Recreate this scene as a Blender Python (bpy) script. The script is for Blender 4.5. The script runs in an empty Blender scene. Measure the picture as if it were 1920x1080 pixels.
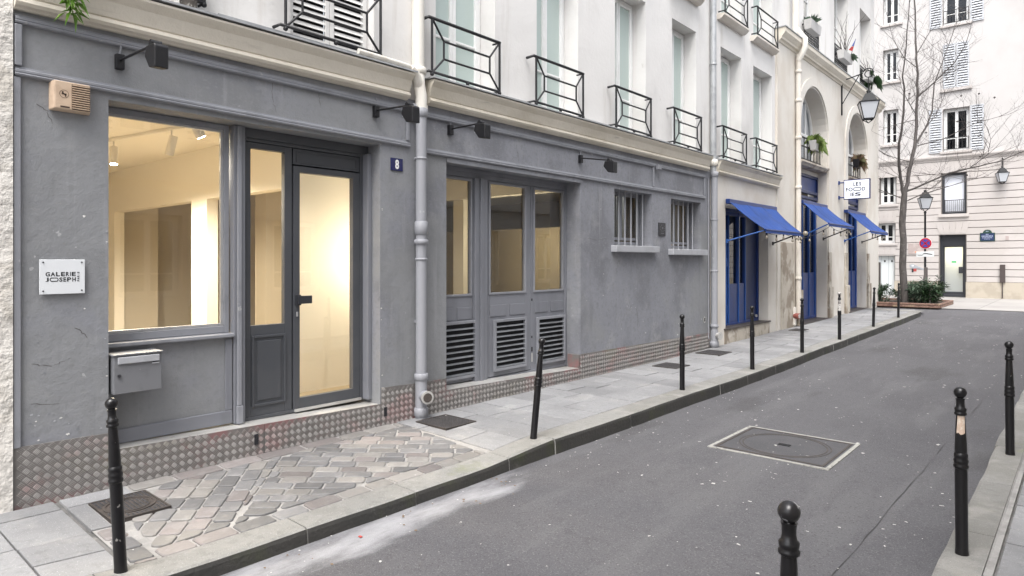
import bpy, bmesh, math, random
from mathutils import Vector, Matrix
random.seed(7)
R_ = math.radians
# ------------------------------------------------------------------ camera, sky, sun, exposure
scn = bpy.context.scene
COL = scn.collection
CAMH = 1.65
YAW = math.atan(1080 / 1230.)
cam = bpy.data.cameras.new('camera'); camo = bpy.data.objects.new('camera', cam); COL.objects.link(camo)
cam.sensor_width = 36; cam.lens = 36 * 1230 / 1920.; cam.clip_start = .05; cam.clip_end = 400
cam.shift_y = -50 / 1920.
camo.location = (0, 0, CAMH); camo.rotation_euler = (R_(90), 0, YAW)
scn.camera = camo
world = bpy.data.worlds.new('World'); scn.world = world; world.use_nodes = True
nt = world.node_tree; nt.nodes.clear()
wo = nt.nodes.new('ShaderNodeOutputWorld'); bg = nt.nodes.new('ShaderNodeBackground')
sky = nt.nodes.new('ShaderNodeTexSky'); sky.sky_type = 'NISHITA'; sky.sun_disc = False
SUN_EL, SUN_ROT = R_(62), R_(158)
sky.sun_elevation = SUN_EL; sky.sun_rotation = SUN_ROT; sky.air_density = 1.0; sky.dust_density = 4.0; sky.ozone_density = 1.0
hs = nt.nodes.new('ShaderNodeHueSaturation'); hs.inputs['Saturation'].default_value = .27
nt.links.new(sky.outputs[0], hs.inputs['Color']); nt.links.new(hs.outputs[0], bg.inputs[0])
bg.inputs[1].default_value = .15; nt.links.new(bg.outputs[0], wo.inputs[0])
sl = bpy.data.lights.new('sun', 'SUN'); sl.energy = 1.1; sl.angle = R_(35); sl.color = (1, .98, .955)
so = bpy.data.objects.new('sun', sl); COL.objects.link(so)
_d = Vector((math.sin(SUN_ROT) * math.cos(SUN_EL), math.cos(SUN_ROT) * math.cos(SUN_EL), math.sin(SUN_EL)))
so.rotation_euler = _d.to_track_quat('Z', 'Y').to_euler(); so.location = (0, 10, 20)
vs = scn.view_settings; vs.view_transform = 'Standard'; vs.look = 'None'; vs.gamma = 1; vs.use_curve_mapping = False
vs.exposure = 1.42
scn.cycles.max_bounces = 8; scn.cycles.transparent_max_bounces = 12

A = 5.373                                            # distance from the camera to the facade line
def X(w): return -A + w
def smooth(a, b, x):
    t = min(1, max(0, (x - a) / (b - a))); return t * t * (3 - 2 * t)
def gz(y): return min(.17, max(0, .012 * (y - 10)))
def pz(x, y):                                        # pavement level, dipping at the drive
    d = smooth(.9, 1.6, y) * (1 - smooth(3.9, 4.9, y))
    return gz(y) - .05 * d * min(1, max(0, (x + A) / 1.45))
def rz(y): return gz(y) - .15 + .1 * smooth(21, 26, y)

# ------------------------------------------------------------------ materials
MATS = {}
def mat(name, col, rough=.7, layers=(), bump=(), metal=0., spec=.5, rnd=0., emit=None, coat=0.):
    m = bpy.data.materials.new(name); m.use_nodes = True; t = m.node_tree; N = t.nodes; L = t.links
    b = N['Principled BSDF']; b.inputs['Roughness'].default_value = rough; b.inputs['Metallic'].default_value = metal
    b.inputs['Specular IOR Level'].default_value = spec; b.inputs['Coat Weight'].default_value = coat
    geo = N.new('ShaderNodeNewGeometry'); cur = None
    def c4(c): return (c[0], c[1], c[2], 1)
    rgb = N.new('ShaderNodeRGB'); rgb.outputs[0].default_value = c4(col); cur = rgb.outputs[0]
    for k, ly in enumerate(layers):
        c, sc, lo, hi, st = ly[:5]; det = ly[5] if len(ly) > 5 else 5
        mp = N.new('ShaderNodeMapping'); sc3 = sc if isinstance(sc, tuple) else (sc, sc, sc)
        mp.inputs['Scale'].default_value = sc3; mp.inputs['Location'].default_value = (k * 7.3 + len(name), k * 3.1, k * 1.7)
        L.new(geo.outputs['Position'], mp.inputs[0])
        n = N.new('ShaderNodeTexNoise'); n.inputs['Scale'].default_value = 1; n.inputs['Detail'].default_value = det; n.inputs['Roughness'].default_value = .6
        L.new(mp.outputs[0], n.inputs['Vector'])
        r = N.new('ShaderNodeMapRange'); r.interpolation_type = 'SMOOTHSTEP'
        r.inputs[1].default_value = lo; r.inputs[2].default_value = hi; r.inputs[3].default_value = 0; r.inputs[4].default_value = st
        L.new(n.outputs[0], r.inputs[0])
        mx = N.new('ShaderNodeMix'); mx.data_type = 'RGBA'
        L.new(r.outputs[0], mx.inputs[0]); L.new(cur, mx.inputs[6]); mx.inputs[7].default_value = c4(c); cur = mx.outputs[2]
    if rnd:
        oi = N.new('ShaderNodeObjectInfo'); r = N.new('ShaderNodeMapRange')
        r.inputs[3].default_value = 1 - rnd; r.inputs[4].default_value = 1 + rnd; L.new(oi.outputs['Random'], r.inputs[0])
        mx = N.new('ShaderNodeVectorMath'); mx.operation = 'SCALE'; L.new(cur, mx.inputs[0]); L.new(r.outputs[0], mx.inputs[3]); cur = mx.outputs[0]
    L.new(cur, b.inputs['Base Color'])
    prev = None
    for sc, dist in bump:
        sc3 = sc if isinstance(sc, tuple) else (sc, sc, sc)
        mp = N.new('ShaderNodeMapping'); mp.inputs['Scale'].default_value = sc3; L.new(geo.outputs['Position'], mp.inputs[0])
        n = N.new('ShaderNodeTexNoise'); n.inputs['Scale'].default_value = 1; n.inputs['Detail'].default_value = 4; L.new(mp.outputs[0], n.inputs['Vector'])
        bp = N.new('ShaderNodeBump'); bp.inputs['Strength'].default_value = 1; bp.inputs['Distance'].default_value = dist
        L.new(n.outputs[0], bp.inputs['Height'])
        if prev: L.new(prev, bp.inputs['Normal'])
        prev = bp.outputs[0]
    if prev: L.new(prev, b.inputs['Normal'])
    if emit:
        b.inputs['Emission Color'].default_value = c4(emit[0]); b.inputs['Emission Strength'].default_value = emit[1]
    MATS[name] = m; return m
def glass(name, tint=(1, 1, 1), refl=.9, body=None):
    m = bpy.data.materials.new(name); m.use_nodes = True; t = m.node_tree; N = t.nodes; L = t.links
    N.clear(); o = N.new('ShaderNodeOutputMaterial'); tr = N.new('ShaderNodeBsdfTransparent'); tr.inputs[0].default_value = (*tint, 1)
    gl = N.new('ShaderNodeBsdfGlossy'); gl.inputs['Roughness'].default_value = .015
    fr = N.new('ShaderNodeLayerWeight'); fr.inputs[0].default_value = .5      # Schlick on the facing angle, the same from both sides
    pw = N.new('ShaderNodeMath'); pw.operation = 'POWER'; pw.inputs[1].default_value = 4.2; L.new(fr.outputs['Facing'], pw.inputs[0])
    mu = N.new('ShaderNodeMath'); mu.operation = 'MULTIPLY_ADD'; mu.inputs[1].default_value = refl * .9; mu.inputs[2].default_value = .045 * refl; mu.use_clamp = True
    L.new(pw.outputs[0], mu.inputs[0])
    mx = N.new('ShaderNodeMixShader'); L.new(mu.outputs[0], mx.inputs[0]); L.new(gl.outputs[0], mx.inputs[2])
    if body:
        df = N.new('ShaderNodeBsdfDiffuse'); df.inputs[0].default_value = (*body[0], 1)
        m2 = N.new('ShaderNodeMixShader'); m2.inputs[0].default_value = body[1]; L.new(tr.outputs[0], m2.inputs[1]); L.new(df.outputs[0], m2.inputs[2]); L.new(m2.outputs[0], mx.inputs[1])
    else: L.new(tr.outputs[0], mx.inputs[1])
    L.new(mx.outputs[0], o.inputs[0]); MATS[name] = m; return m

mat('grey_render', (.236, .242, .268), .75, [((.165, .168, .185), (1.1, 1.1, .8), .46, .62, .8), ((.30, .303, .315), 2.3, .54, .70, .7), ((.17, .172, .185), 22, .5, .66, .5, 4), ((.27, .272, .285), (30, 30, 45), .54, .68, .5, 3), ((.245, .25, .25), (.5, .35, .5), .5, .6, .6),
     ((.17, .173, .187), (6, 6, .45), .57, .72, .45), ((.30, .303, .315), (9, 9, .6), .6, .72, .5), ((.44, .44, .45), 9, .715, .745, .7, 3)], [(1.6, .02), (12, .005), (95, .0022)])
mat('grey_wood', (.20, .206, .23), .5, [((.155, .16, .18), (3, 3, .7), .48, .65, .6), ((.3, .3, .3), (8, 8, 3), .7, .74, .8, 3)], [((8, 8, 60), .0006), (5, .003)])
mat('grey_trim', (.25, .256, .28), .55, [((.18, .185, .2), 3, .5, .65, .6), ((.4, .4, .41), 11, .68, .73, .6, 3)], [(20, .002)])
mat('door_metal', (.066, .070, .079), .42, [((.08, .083, .091), 2, .45, .6, .6)], [(90, .0003)])
mat('silver_frame', (.42, .42, .43), .4, [((.3, .3, .31), 6, .45, .65, .6)], metal=.3)
mat('cream_render', (.71, .695, .675), .85, [((.58, .565, .545), (.7, .7, .5), .45, .65, .8), ((.52, .485, .44), (4, 4, .35), .58, .74, .5), ((.5, .47, .43), 6, .68, .76, .45)], [(2, .012), (18, .003), (120, .001)])
mat('warm_cream', (.66, .625, .57), .85, [((.58, .53, .465), (.9, .9, .6), .46, .62, .8), ((.48, .42, .35), (4, 4, .4), .6, .75, .5), ((.45, .4, .34), 7, .66, .75, .5)], [(2.5, .01), (20, .003), (120, .001)])
mat('cornice_stone', (.68, .63, .54), .85, [((.55, .5, .41), (2, .7, 2), .46, .66, .8), ((.38, .34, .29), (9, 1.5, 9), .62, .74, .6)], [(12, .006), (70, .0015)])
mat('rough_plaster', (.66, .63, .585), .9, [((.52, .485, .43), 3, .48, .62, .8), ((.75, .72, .67), 5, .55, .68, .7)], [(5, .05), (22, .016), (90, .003)])
mat('weathered_stone', (.48, .435, .37), .85, [((.25, .205, .16), (2.2, 2.2, 1.6), .45, .58, .9), ((.60, .56, .5), 4, .55, .68, .7), ((.24, .2, .17), 8, .66, .75, .6)], [(6, .008), (50, .002)])
mat('pale_ashlar', (.49, .455, .435), .85, [((.44, .405, .38), (.5, .5, .4), .45, .6, .7), ((.45, .41, .38), (3, 3, .3), .6, .75, .4)], [(30, .002)], rnd=.03)
mat('groove', (.22, .2, .185), .9)
mat('white_wall', (.50, .48, .468), .85, [((.45, .43, .415), (.4, .4, .3), .45, .6, .7)], [(20, .002)])
mat('beige_base', (.44, .39, .32), .85, [((.35, .31, .25), 1.5, .48, .62, .7)], [(15, .004)])
mat('zinc', (.42, .43, .44), .5, [((.3, .31, .32), 5, .45, .6, .7)], metal=.4)
mat('pipe_grey', (.30, .305, .33), .5, [((.22, .225, .24), (6, 6, 1.5), .5, .64, .6), ((.46, .46, .47), 12, .68, .72, .7, 3)], [(40, .001)])
mat('pipe_cream', (.70, .67, .61), .55, [((.55, .5, .43), (6, 6, 1.5), .5, .66, .6)], [(40, .001)])
mat('iron_black', (.008, .008, .010), .45, [((.018, .017, .017), 12, .55, .7, .6)], [(60, .0006)])
mat('bollard_paint', (.006, .0055, .0065), .3, [((.014, .013, .0135), (14, 14, 5), .56, .7, .6), ((.22, .21, .2), 26, .735, .75, .8, 2)], [(35, .0008)])
mat('worn_white', (.55, .53, .5), .7, [((.1, .09, .09), 30, .5, .56, .9)])
mat('asphalt', (.088, .086, .093), .82, [((.062, .06, .066), 9, .52, .7, .5, 6), ((.12, .118, .124), 26, .56, .7, .5, 5), ((.072, .070, .077), .5, .45, .6, .8), ((.107, .105, .111), (2.5, .4, 1), .5, .64, .75), ((.05, .048, .05), (1.1, .35, 1), .62, .72, .6), ((.16, .157, .158), 90, .56, .68, .7, 2), ((.04, .039, .041), 70, .57, .68, .7, 2), ((.28, .275, .27), 120, .665, .72, .8, 2)], [(170, .004), (28, .003), (2, .006)])
mat('granite_slab', (.245, .245, .25), .75, [((.19, .189, .19), 16, .5, .66, .6, 6), ((.31, .308, .305), 24, .55, .7, .6, 6), ((.40, .395, .39), (2.2, 1.3, 1), .6, .73, .6), ((.16, .158, .155), (2.8, 2, 1), .63, .75, .5), ((.19, .19, .195), 1.3, .45, .62, .8), ((.30, .292, .283), 3, .55, .68, .6), ((.22, .22, .225), 110, .57, .66, .7, 2), ((.5, .5, .5), 140, .62, .7, .7, 2)], [(120, .0015), (6, .004)], rnd=.12)
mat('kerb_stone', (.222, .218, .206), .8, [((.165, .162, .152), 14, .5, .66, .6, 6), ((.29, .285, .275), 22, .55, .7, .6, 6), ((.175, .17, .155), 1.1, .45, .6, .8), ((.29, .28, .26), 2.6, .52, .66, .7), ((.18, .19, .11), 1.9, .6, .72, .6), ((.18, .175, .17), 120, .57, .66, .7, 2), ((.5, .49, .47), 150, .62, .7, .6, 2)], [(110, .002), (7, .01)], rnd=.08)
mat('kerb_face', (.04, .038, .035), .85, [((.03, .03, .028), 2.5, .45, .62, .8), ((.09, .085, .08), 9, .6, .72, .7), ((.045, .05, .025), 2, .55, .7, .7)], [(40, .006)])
mat('mortar', (.31, .30, .29), .9, [((.23, .225, .215), 4, .45, .6, .8), ((.37, .36, .345), 12, .55, .68, .7), ((.22, .21, .2), 6, .66, .74, .7)], [(45, .006)])
mat('joint_dark', (.17, .165, .16), .9, [((.1, .1, .095), 4, .45, .6, .8), ((.3, .29, .27), 7, .6, .7, .7)], [(60, .004)])
mat('sett_grey', (.15, .148, .15), .55, [((.20, .195, .193), 9, .5, .64, .7), ((.14, .14, .15), 7, .55, .68, .6)], [(30, .004), (110, .0012)], rnd=.25)
mat('sett_pink', (.185, .168, .164), .6, [((.225, .21, .205), 9, .5, .64, .7), ((.22, .19, .185), 7, .55, .68, .6)], [(30, .004), (110, .0012)], rnd=.25)
mat('sett_pale', (.21, .2, .19), .6, [((.26, .25, .235), 9, .5, .64, .7), ((.24, .22, .21), 7, .55, .68, .6)], [(30, .004), (110, .0012)], rnd=.2)
mat('tread_plate', (.175, .163, .155), .55, [((.14, .131, .124), 5, .45, .62, .7), ((.26, .12, .12), (3, 2.2, 3), .53, .66, .75), ((.16, .15, .10), (1.5, 1.2, 2), .56, .66, .6)], [(90, .0006)], metal=.1)
mat('tread_bar', (.265, .25, .238), .5, [((.21, .2, .19), 8, .45, .62, .7), ((.32, .19, .185), (3, 2.2, 3), .53, .66, .65), ((.21, .195, .15), (1.5, 1.2, 2), .56, .66, .6)], metal=.1)
mat('worn_metal', (.55, .54, .52), .45, [((.4, .39, .37), (3, 1.2, 3), .45, .62, .7), ((.2, .19, .18), 14, .62, .72, .7)], [(70, .001)], metal=.35)
mat('cast_iron', (.075, .065, .06), .6, [((.11, .09, .08), 8, .5, .64, .7), ((.16, .15, .14), 25, .62, .7, .6)], [(60, .002)], metal=.3)
mat('manhole_plate', (.085, .084, .09), .55, [((.07, .07, .075), 6, .45, .6, .7), ((.16, .16, .155), 70, .6, .68, .7, 2)], [(110, .002)], metal=.2)
mat('worn_line', (.32, .315, .29), .8, [((.15, .145, .14), 22, .54, .64, .85, 3)], [(60, .002)])
mat('dust_white', (.50, .51, .53), .9, [((.25, .25, .26), 3, .45, .6, .7)])
mat('paper_white', (.52, .51, .49), .8, rnd=.2)
mat('paper_red', (.42, .07, .06), .8)
mat('leaf_brown', (.16, .11, .07), .8)
mat('tar', (.03, .029, .03), .6)
mat('siren_beige', (.58, .44, .32), .5, [((.48, .35, .25), 10, .48, .62, .6)], [(60, .0004)])
mat('siren_dark', (.06, .035, .025), .6)
mat('perspex', (.74, .76, .78), .18, coat=.5)
mat('ink', (.012, .013, .018), .5)
mat('screw', (.1, .1, .11), .35, metal=.8)
mat('enamel_blue', (.012, .015, .085), .2, coat=.6)
mat('enamel_white', (.8, .8, .8), .3)
mat('mailbox_grey', (.175, .178, .19), .45, [((.14, .142, .152), 6, .5, .64, .6), ((.36, .36, .36), 20, .7, .74, .7, 3)], [(50, .0006)])
mat('window_white', (.80, .80, .79), .45, [((.7, .7, .68), 4, .5, .65, .5)])
mat('shutter_white', (.74, .73, .71), .6, [((.62, .61, .58), 4, .5, .66, .6)], [(30, .001)])
mat('shutter_pale', (.47, .485, .51), .6, [((.41, .425, .45), 3, .5, .65, .6)])
mat('vent_metal', (.29, .30, .32), .45, [((.20, .207, .22), 8, .45, .62, .7)], metal=.45)
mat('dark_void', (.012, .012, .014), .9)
mat('sill_paint', (.38, .387, .41), .65, [((.31, .316, .335), 5, .48, .64, .6)], [(30, .002)])
mat('bar_paint', (.33, .337, .365), .5)
mat('plaque_black', (.02, .02, .024), .45, [((.05, .05, .055), 40, .5, .6, .6)])
mat('plaque_relief', (.11, .11, .12), .5)
mat('blue_paint', (.005, .032, .165), .35, [((.0035, .022, .11), 3, .48, .64, .6)], [((20, 20, 3), .0008)])
mat('blue_bright', (.014, .08, .30), .4)
mat('blue_awning', (.010, .052, .235), .7, [((.008, .038, .165), (3, 1, 3), .46, .62, .7), ((.02, .085, .32), 5, .58, .7, .4)], [((3, 9, 3), .014), (60, .0006)])
mat('navy_panel', (.005, .018, .085), .4, [((.01, .022, .1), 3, .48, .64, .6)])
mat('sign_face', (.72, .75, .85), .35, emit=((.85, .9, 1), .12))
mat('bulb_glass', (.30, .27, .22), .15, spec=.8)
mat('bulb_warm', (.9, .8, .55), .3, emit=((1, .85, .5), 3))
mat('lantern_iron', (.012, .013, .015), .6, spec=.3)
mat('lantern_pane', (.52, .54, .57), .25)
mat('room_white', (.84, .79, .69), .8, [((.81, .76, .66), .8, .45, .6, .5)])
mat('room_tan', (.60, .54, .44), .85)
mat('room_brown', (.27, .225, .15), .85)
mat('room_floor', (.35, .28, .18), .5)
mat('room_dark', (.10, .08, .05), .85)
mat('track_white', (.7, .66, .58), .5)
mat('lamp_on', (1, .95, .8), .4, emit=((1, .9, .68), 60))
mat('lamp_small', (1, .95, .8), .4, emit=((1, .9, .7), 25))
mat('leaf_green', (.075, .17, .025), .5, [((.16, .28, .05), 12, .52, .64, .7)], spec=.4)
mat('leaf_bright', (.12, .24, .03), .5, [((.25, .38, .07), 12, .5, .62, .7)])
mat('leaf_dark', (.025, .055, .022), .45, [((.05, .095, .035), 9, .5, .64, .7), ((.10, .15, .08), 14, .6, .68, .7)])
mat('leaf_grey', (.075, .115, .075), .5, [((.12, .17, .12), 9, .5, .64, .7)])
mat('leaf_dry', (.17, .11, .07), .7, [((.1, .12, .04), 7, .5, .6, .7)])
mat('grass_tuft', (.12, .18, .04), .6, [((.3, .33, .12), 14, .5, .64, .7)])
mat('bark', (.085, .075, .07), .85, [((.05, .045, .042), (14, 14, 4), .46, .6, .8), ((.16, .15, .135), 8, .58, .7, .7)], [((30, 30, 8), .012)])
mat('twig', (.075, .064, .06), .8)
mat('soil', (.05, .04, .03), .95, [((.09, .07, .05), 12, .5, .64, .7)], [(30, .02)])
mat('edging_wood', (.20, .12, .09), .8, [((.4, .32, .2), (4, 4, 12), .55, .66, .7), ((.1, .05, .04), 7, .5, .62, .7)], [(30, .004)])
mat('post_wood', (.12, .105, .1), .85, [((.07, .06, .058), (12, 12, 3), .48, .62, .7)], [((30, 30, 5), .004)])
mat('terracotta', (.22, .12, .07), .8, [((.3, .2, .12), 8, .5, .64, .6)], [(40, .003)])
mat('pot_dark', (.13, .115, .10), .8, [((.42, .4, .36), 38, .56, .63, .85, 3)], [(40, .004)])
mat('planter_white', (.50, .49, .48), .6, [((.42, .41, .4), 5, .5, .65, .6)])
mat('sign_red', (.45, .012, .03), .35); mat('sign_blue', (.05, .06, .35), .35); mat('sign_white', (.72, .74, .74), .4)
mat('plate_pink', (.40, .33, .31), .6, [((.5, .44, .42), 6, .5, .62, .6)])
mat('plate_orange', (.62, .26, .14), .6)
mat('dark_metal', (.028, .03, .036), .45)
mat('frosted', (.60, .62, .63), .35, coat=.3)
mat('exit_green', (.02, .4, .14), .5)
mat('white_blind', (.72, .74, .80), .5, coat=.4)
mat('garage_white', (.64, .67, .67), .55)
mat('window_dark', (.06, .07, .09), .12, coat=.6)
mat('curtain_grey', (.35, .37, .40), .7)
mat('plaque_blue', (.016, .03, .085), .4); mat('plaque_green', (.018, .05, .035), .4); mat('plaque_text', (.34, .38, .50), .5)
mat('brown_box', (.06, .045, .042), .6)
mat('valve_red', (.28, .09, .075), .5)
mat('flag_blue', (.08, .12, .4), .7); mat('flag_red', (.6, .05, .05), .7)
mat('far_pave', (.32, .305, .29), .8, [((.26, .25, .24), .8, .45, .6, .7), ((.3, .29, .28), 60, .58, .68, .5, 2)], [(50, .003)], rnd=.05)
mat('opposite_wall', (.68, .65, .61), .85, [((.6, .57, .52), .8, .45, .6, .6)])
glass('shop_glass', (1, .99, .97), 1.2); glass('door_glass', (1, .985, .95), 1.7)
glass('dim_glass', (.80, .81, .80), 1.9); glass('mint_glass', (.8, .9, .86), .9, ((.52, .60, .57), .86)); glass('dark_glass', (.35, .38, .42), 1.0)
glass('blue_door_glass', (.3, .32, .36), 1.2)

# ------------------------------------------------------------------ geometry helpers
XF = [None]                                         # facade frame in use (None = the left side of the street)
WL = {}                                             # world location of each object's origin
class B:
    def __init__(s): s.v = []; s.f = []; s.sm = []
    def add(s, vs, fs, sm=False):
        n = len(s.v); s.v += [tuple(p) for p in vs]; s.f += [tuple(i + n for i in f) for f in fs]; s.sm += [sm] * len(fs); return s
    def hexa(s, p):   # 4 lower, 4 upper
        return s.add(p, [(3, 2, 1, 0), (4, 5, 6, 7), (0, 1, 5, 4), (1, 2, 6, 5), (2, 3, 7, 6), (3, 0, 4, 7)])
    def box(s, x0, x1, y0, y1, z0, z1):
        x0, x1 = min(x0, x1), max(x0, x1); y0, y1 = min(y0, y1), max(y0, y1); z0, z1 = min(z0, z1), max(z0, z1)
        return s.hexa([(x0, y0, z0), (x1, y0, z0), (x1, y1, z0), (x0, y1, z0), (x0, y0, z1), (x1, y0, z1), (x1, y1, z1), (x0, y1, z1)])
    def fb(s, u0, u1, z0, z1, w0, w1):              # box on the facade; z values may be (left, right)
        za, zb = z0 if isinstance(z0, tuple) else (z0, z0); zc, zd = z1 if isinstance(z1, tuple) else (z1, z1)
        x0, x1 = X(min(w0, w1)), X(max(w0, w1))
        return s.hexa([(x0, u0, za), (x1, u0, za), (x1, u1, zb), (x0, u1, zb), (x0, u0, zc), (x1, u0, zc), (x1, u1, zd), (x0, u1, zd)])
    def frame(s, u0, u1, z0, z1, t, w0, w1, tb=None):   # four butted bars
        tb = tb or t
        s.fb(u0, u0 + t, z0, z1, w0, w1); s.fb(u1 - t, u1, z0, z1, w0, w1)
        s.fb(u0 + t, u1 - t, z0, z0 + tb, w0, w1); return s.fb(u0 + t, u1 - t, z1 - t, z1, w0, w1)
    def tube(s, pts, r, n=8, caps=True):
        pts = [Vector(p) for p in pts]; rs = r if isinstance(r, (list, tuple)) else [r] * len(pts); vs = []; fs = []
        up = None
        for i, p in enumerate(pts):
            d = (pts[min(i + 1, len(pts) - 1)] - pts[max(i - 1, 0)]).normalized()
            if up is None: up = Vector((0, 0, 1)) if abs(d.z) < .9 else Vector((1, 0, 0))
            a = d.cross(up).normalized(); b = a.cross(d).normalized(); up = b
            for k in range(n):
                t = 2 * math.pi * k / n; vs.append(p + (a * math.cos(t) + b * math.sin(t)) * rs[i])
        for i in range(len(pts) - 1):
            for k in range(n): fs.append((i * n + k, i * n + (k + 1) % n, (i + 1) * n + (k + 1) % n, (i + 1) * n + k))
        s.add(vs, fs, True)
        if caps:
            s.add(vs[:n], [tuple(range(n))]); s.add(vs[-n:], [tuple(range(n))[::-1]])
        return s
    def lathe(s, prof, c, n=16):
        vs = []; fs = []
        for r, z in prof:
            for k in range(n):
                t = 2 * math.pi * k / n; vs.append((c[0] + r * math.cos(t), c[1] + r * math.sin(t), c[2] + z))
        for i in range(len(prof) - 1):
            for k in range(n): fs.append((i * n + k, i * n + (k + 1) % n, (i + 1) * n + (k + 1) % n, (i + 1) * n + k))
        s.add(vs, fs, True); m = len(prof) - 1
        s.add(vs[:n], [tuple(range(n))[::-1]]); return s.add(vs[m * n:], [tuple(range(n))])
    def prism(s, pts, d):                           # closed polygon (3D points) swept by vector d
        n = len(pts); p = [Vector(q) for q in pts]; d = Vector(d); q = [a + d for a in p]
        return s.add(p + q, [tuple(range(n))[::-1], tuple(range(n, 2 * n))] + [(i, (i + 1) % n, n + (i + 1) % n, n + i) for i in range(n)])
    def run(s, prof, u0, u1, dz0=0, dz1=0, n=1):         # moulding: (w, z) profile swept along the facade
        m = len(prof); vs = []
        for i in range(n + 1):
            t = i / n; u = u0 + (u1 - u0) * t; dz = dz0 + (dz1 - dz0) * t
            vs += [(X(w), u, z + dz) for w, z in prof]
        fs = [tuple(range(m)), tuple(range(n * m, n * m + m))[::-1]]
        for i in range(n):
            for k in range(m): fs.append((i * m + k, (i + 1) * m + k, (i + 1) * m + (k + 1) % m, i * m + (k + 1) % m))
        return s.add(vs, fs)
    def obj(s, name, m, parent=None, bevel=0, fix=True):
        if XF[0]: s.v = [XF[0](p) for p in s.v]
        xs = [[p[i] for p in s.v] for i in range(3)]
        o3 = Vector(((min(xs[0]) + max(xs[0])) / 2, (min(xs[1]) + max(xs[1])) / 2, min(xs[2])))
        me = bpy.data.meshes.new(name); me.from_pydata([(p[0] - o3.x, p[1] - o3.y, p[2] - o3.z) for p in s.v], [], s.f)
        if fix:
            bm = bmesh.new(); bm.from_mesh(me); bmesh.ops.recalc_face_normals(bm, faces=bm.faces); bm.to_mesh(me); bm.free()
        me.polygons.foreach_set('use_smooth', s.sm)
        me.materials.append(MATS[m]); o = bpy.data.objects.new(name, me); COL.objects.link(o)
        pl = WL[parent.name] if parent else Vector((0, 0, 0))
        o.location = o3 - pl; o.parent = parent; WL[o.name] = o3
        if bevel:
            bv = o.modifiers.new('bevel', 'BEVEL'); bv.width = bevel; bv.segments = 2; bv.limit_method = 'ANGLE'
        return o
def tag(o, label, cat=None, group=None, kind=None):
    o['label'] = label
    if cat: o['category'] = cat
    if group: o['group'] = group
    if kind: o['kind'] = kind
    return o
def thing(name, label, cat, loc, group=None):
    o = bpy.data.objects.new(name, None); COL.objects.link(o); o.location = loc; o.empty_display_size = .1
    WL[o.name] = Vector(loc); return tag(o, label, cat, group)
def struct(o, label=None):
    o['kind'] = 'structure'
    if label: o['label'] = label
    return o
def copy_tree(o, parent=None):
    c = o.copy(); COL.objects.link(c); c.parent = parent
    for ch in o.children: copy_tree(ch, c)
    return c
GL = {}
def glyph(ch):                                      # unit-box glyph outline mesh of one character
    if ch not in GL:
        cu = bpy.data.curves.new('t', 'FONT'); cu.body = ch; cu.resolution_u = 3; cu.offset = .03
        ob = bpy.data.objects.new('t', cu); COL.objects.link(ob); dg = bpy.context.evaluated_depsgraph_get()
        me = bpy.data.meshes.new_from_object(ob.evaluated_get(dg)); vs = [v.co.copy() for v in me.vertices]; fs = [tuple(p.vertices) for p in me.polygons]
        bpy.data.objects.remove(ob); bpy.data.meshes.remove(me)
        x0 = min(v.x for v in vs); x1 = max(v.x for v in vs); y0 = min(v.y for v in vs); y1 = max(v.y for v in vs)
        GL[ch] = ([((v.x - x0) / max(1e-6, x1 - x0), (v.y - y0) / (y1 - y0)) for v in vs], fs)
    return GL[ch]
def put_glyph(b, ch, x0, x1, y0, y1, fn):           # fn maps 2D to 3D
    if ch == '(O)':                                 # stretched stadium-shaped O
        n = 16; t = abs(y1 - y0) * .2; vs = []
        for rr in (0, t):
            r = (y1 - y0) / 2 - rr; h = (y1 - y0) / 2
            for k in range(n):
                a = 2 * math.pi * k / n; cx = x1 - h if math.cos(a) > 1e-6 else x0 + h
                vs.append(fn(cx + r * math.cos(a), (y0 + y1) / 2 + r * math.sin(a)))
        b.add(vs, [(k, (k + 1) % n, n + (k + 1) % n, n + k) for k in range(n)]); return
    vs, fs = glyph(ch); b.add([fn(x0 + (x1 - x0) * p[0], y0 + (y1 - y0) * p[1]) for p in vs], fs)
def wall_grid(b, u0, u1, z0, z1, holes, w0, w1, uz=None):   # wall with rectangular holes (u0,u1,z0,z1)
    us = sorted({u0, u1, *[h[0] for h in holes], *[h[1] for h in holes]}); zs = sorted({z0, z1, *[h[2] for h in holes], *[h[3] for h in holes]})
    us = [u for u in us if u0 <= u <= u1]; zs = [z for z in zs if z0 <= z <= z1]
    solid = lambda i, j: 0 <= i < len(us) - 1 and 0 <= j < len(zs) - 1 and not any(h[0] < (us[i] + us[i + 1]) / 2 < h[1] and h[2] < (zs[j] + zs[j + 1]) / 2 < h[3] for h in holes)
    xa, xb = X(w0), X(w1)
    for i in range(len(us) - 1):
        for j in range(len(zs) - 1):
            if not solid(i, j): continue
            a, c, d, e = us[i], us[i + 1], zs[j], zs[j + 1]
            b.add([(xb, a, d), (xb, c, d), (xb, c, e), (xb, a, e)], [(0, 1, 2, 3)]); b.add([(xa, a, d), (xa, c, d), (xa, c, e), (xa, a, e)], [(3, 2, 1, 0)])
            if not solid(i - 1, j): b.add([(xa, a, d), (xb, a, d), (xb, a, e), (xa, a, e)], [(0, 1, 2, 3)])
            if not solid(i + 1, j): b.add([(xa, c, d), (xb, c, d), (xb, c, e), (xa, c, e)], [(3, 2, 1, 0)])
            if not solid(i, j - 1): b.add([(xa, a, d), (xb, a, d), (xb, c, d), (xa, c, d)], [(3, 2, 1, 0)])
            if not solid(i, j + 1): b.add([(xa, a, e), (xb, a, e), (xb, c, e), (xa, c, e)], [(0, 1, 2, 3)])
    return b
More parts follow.
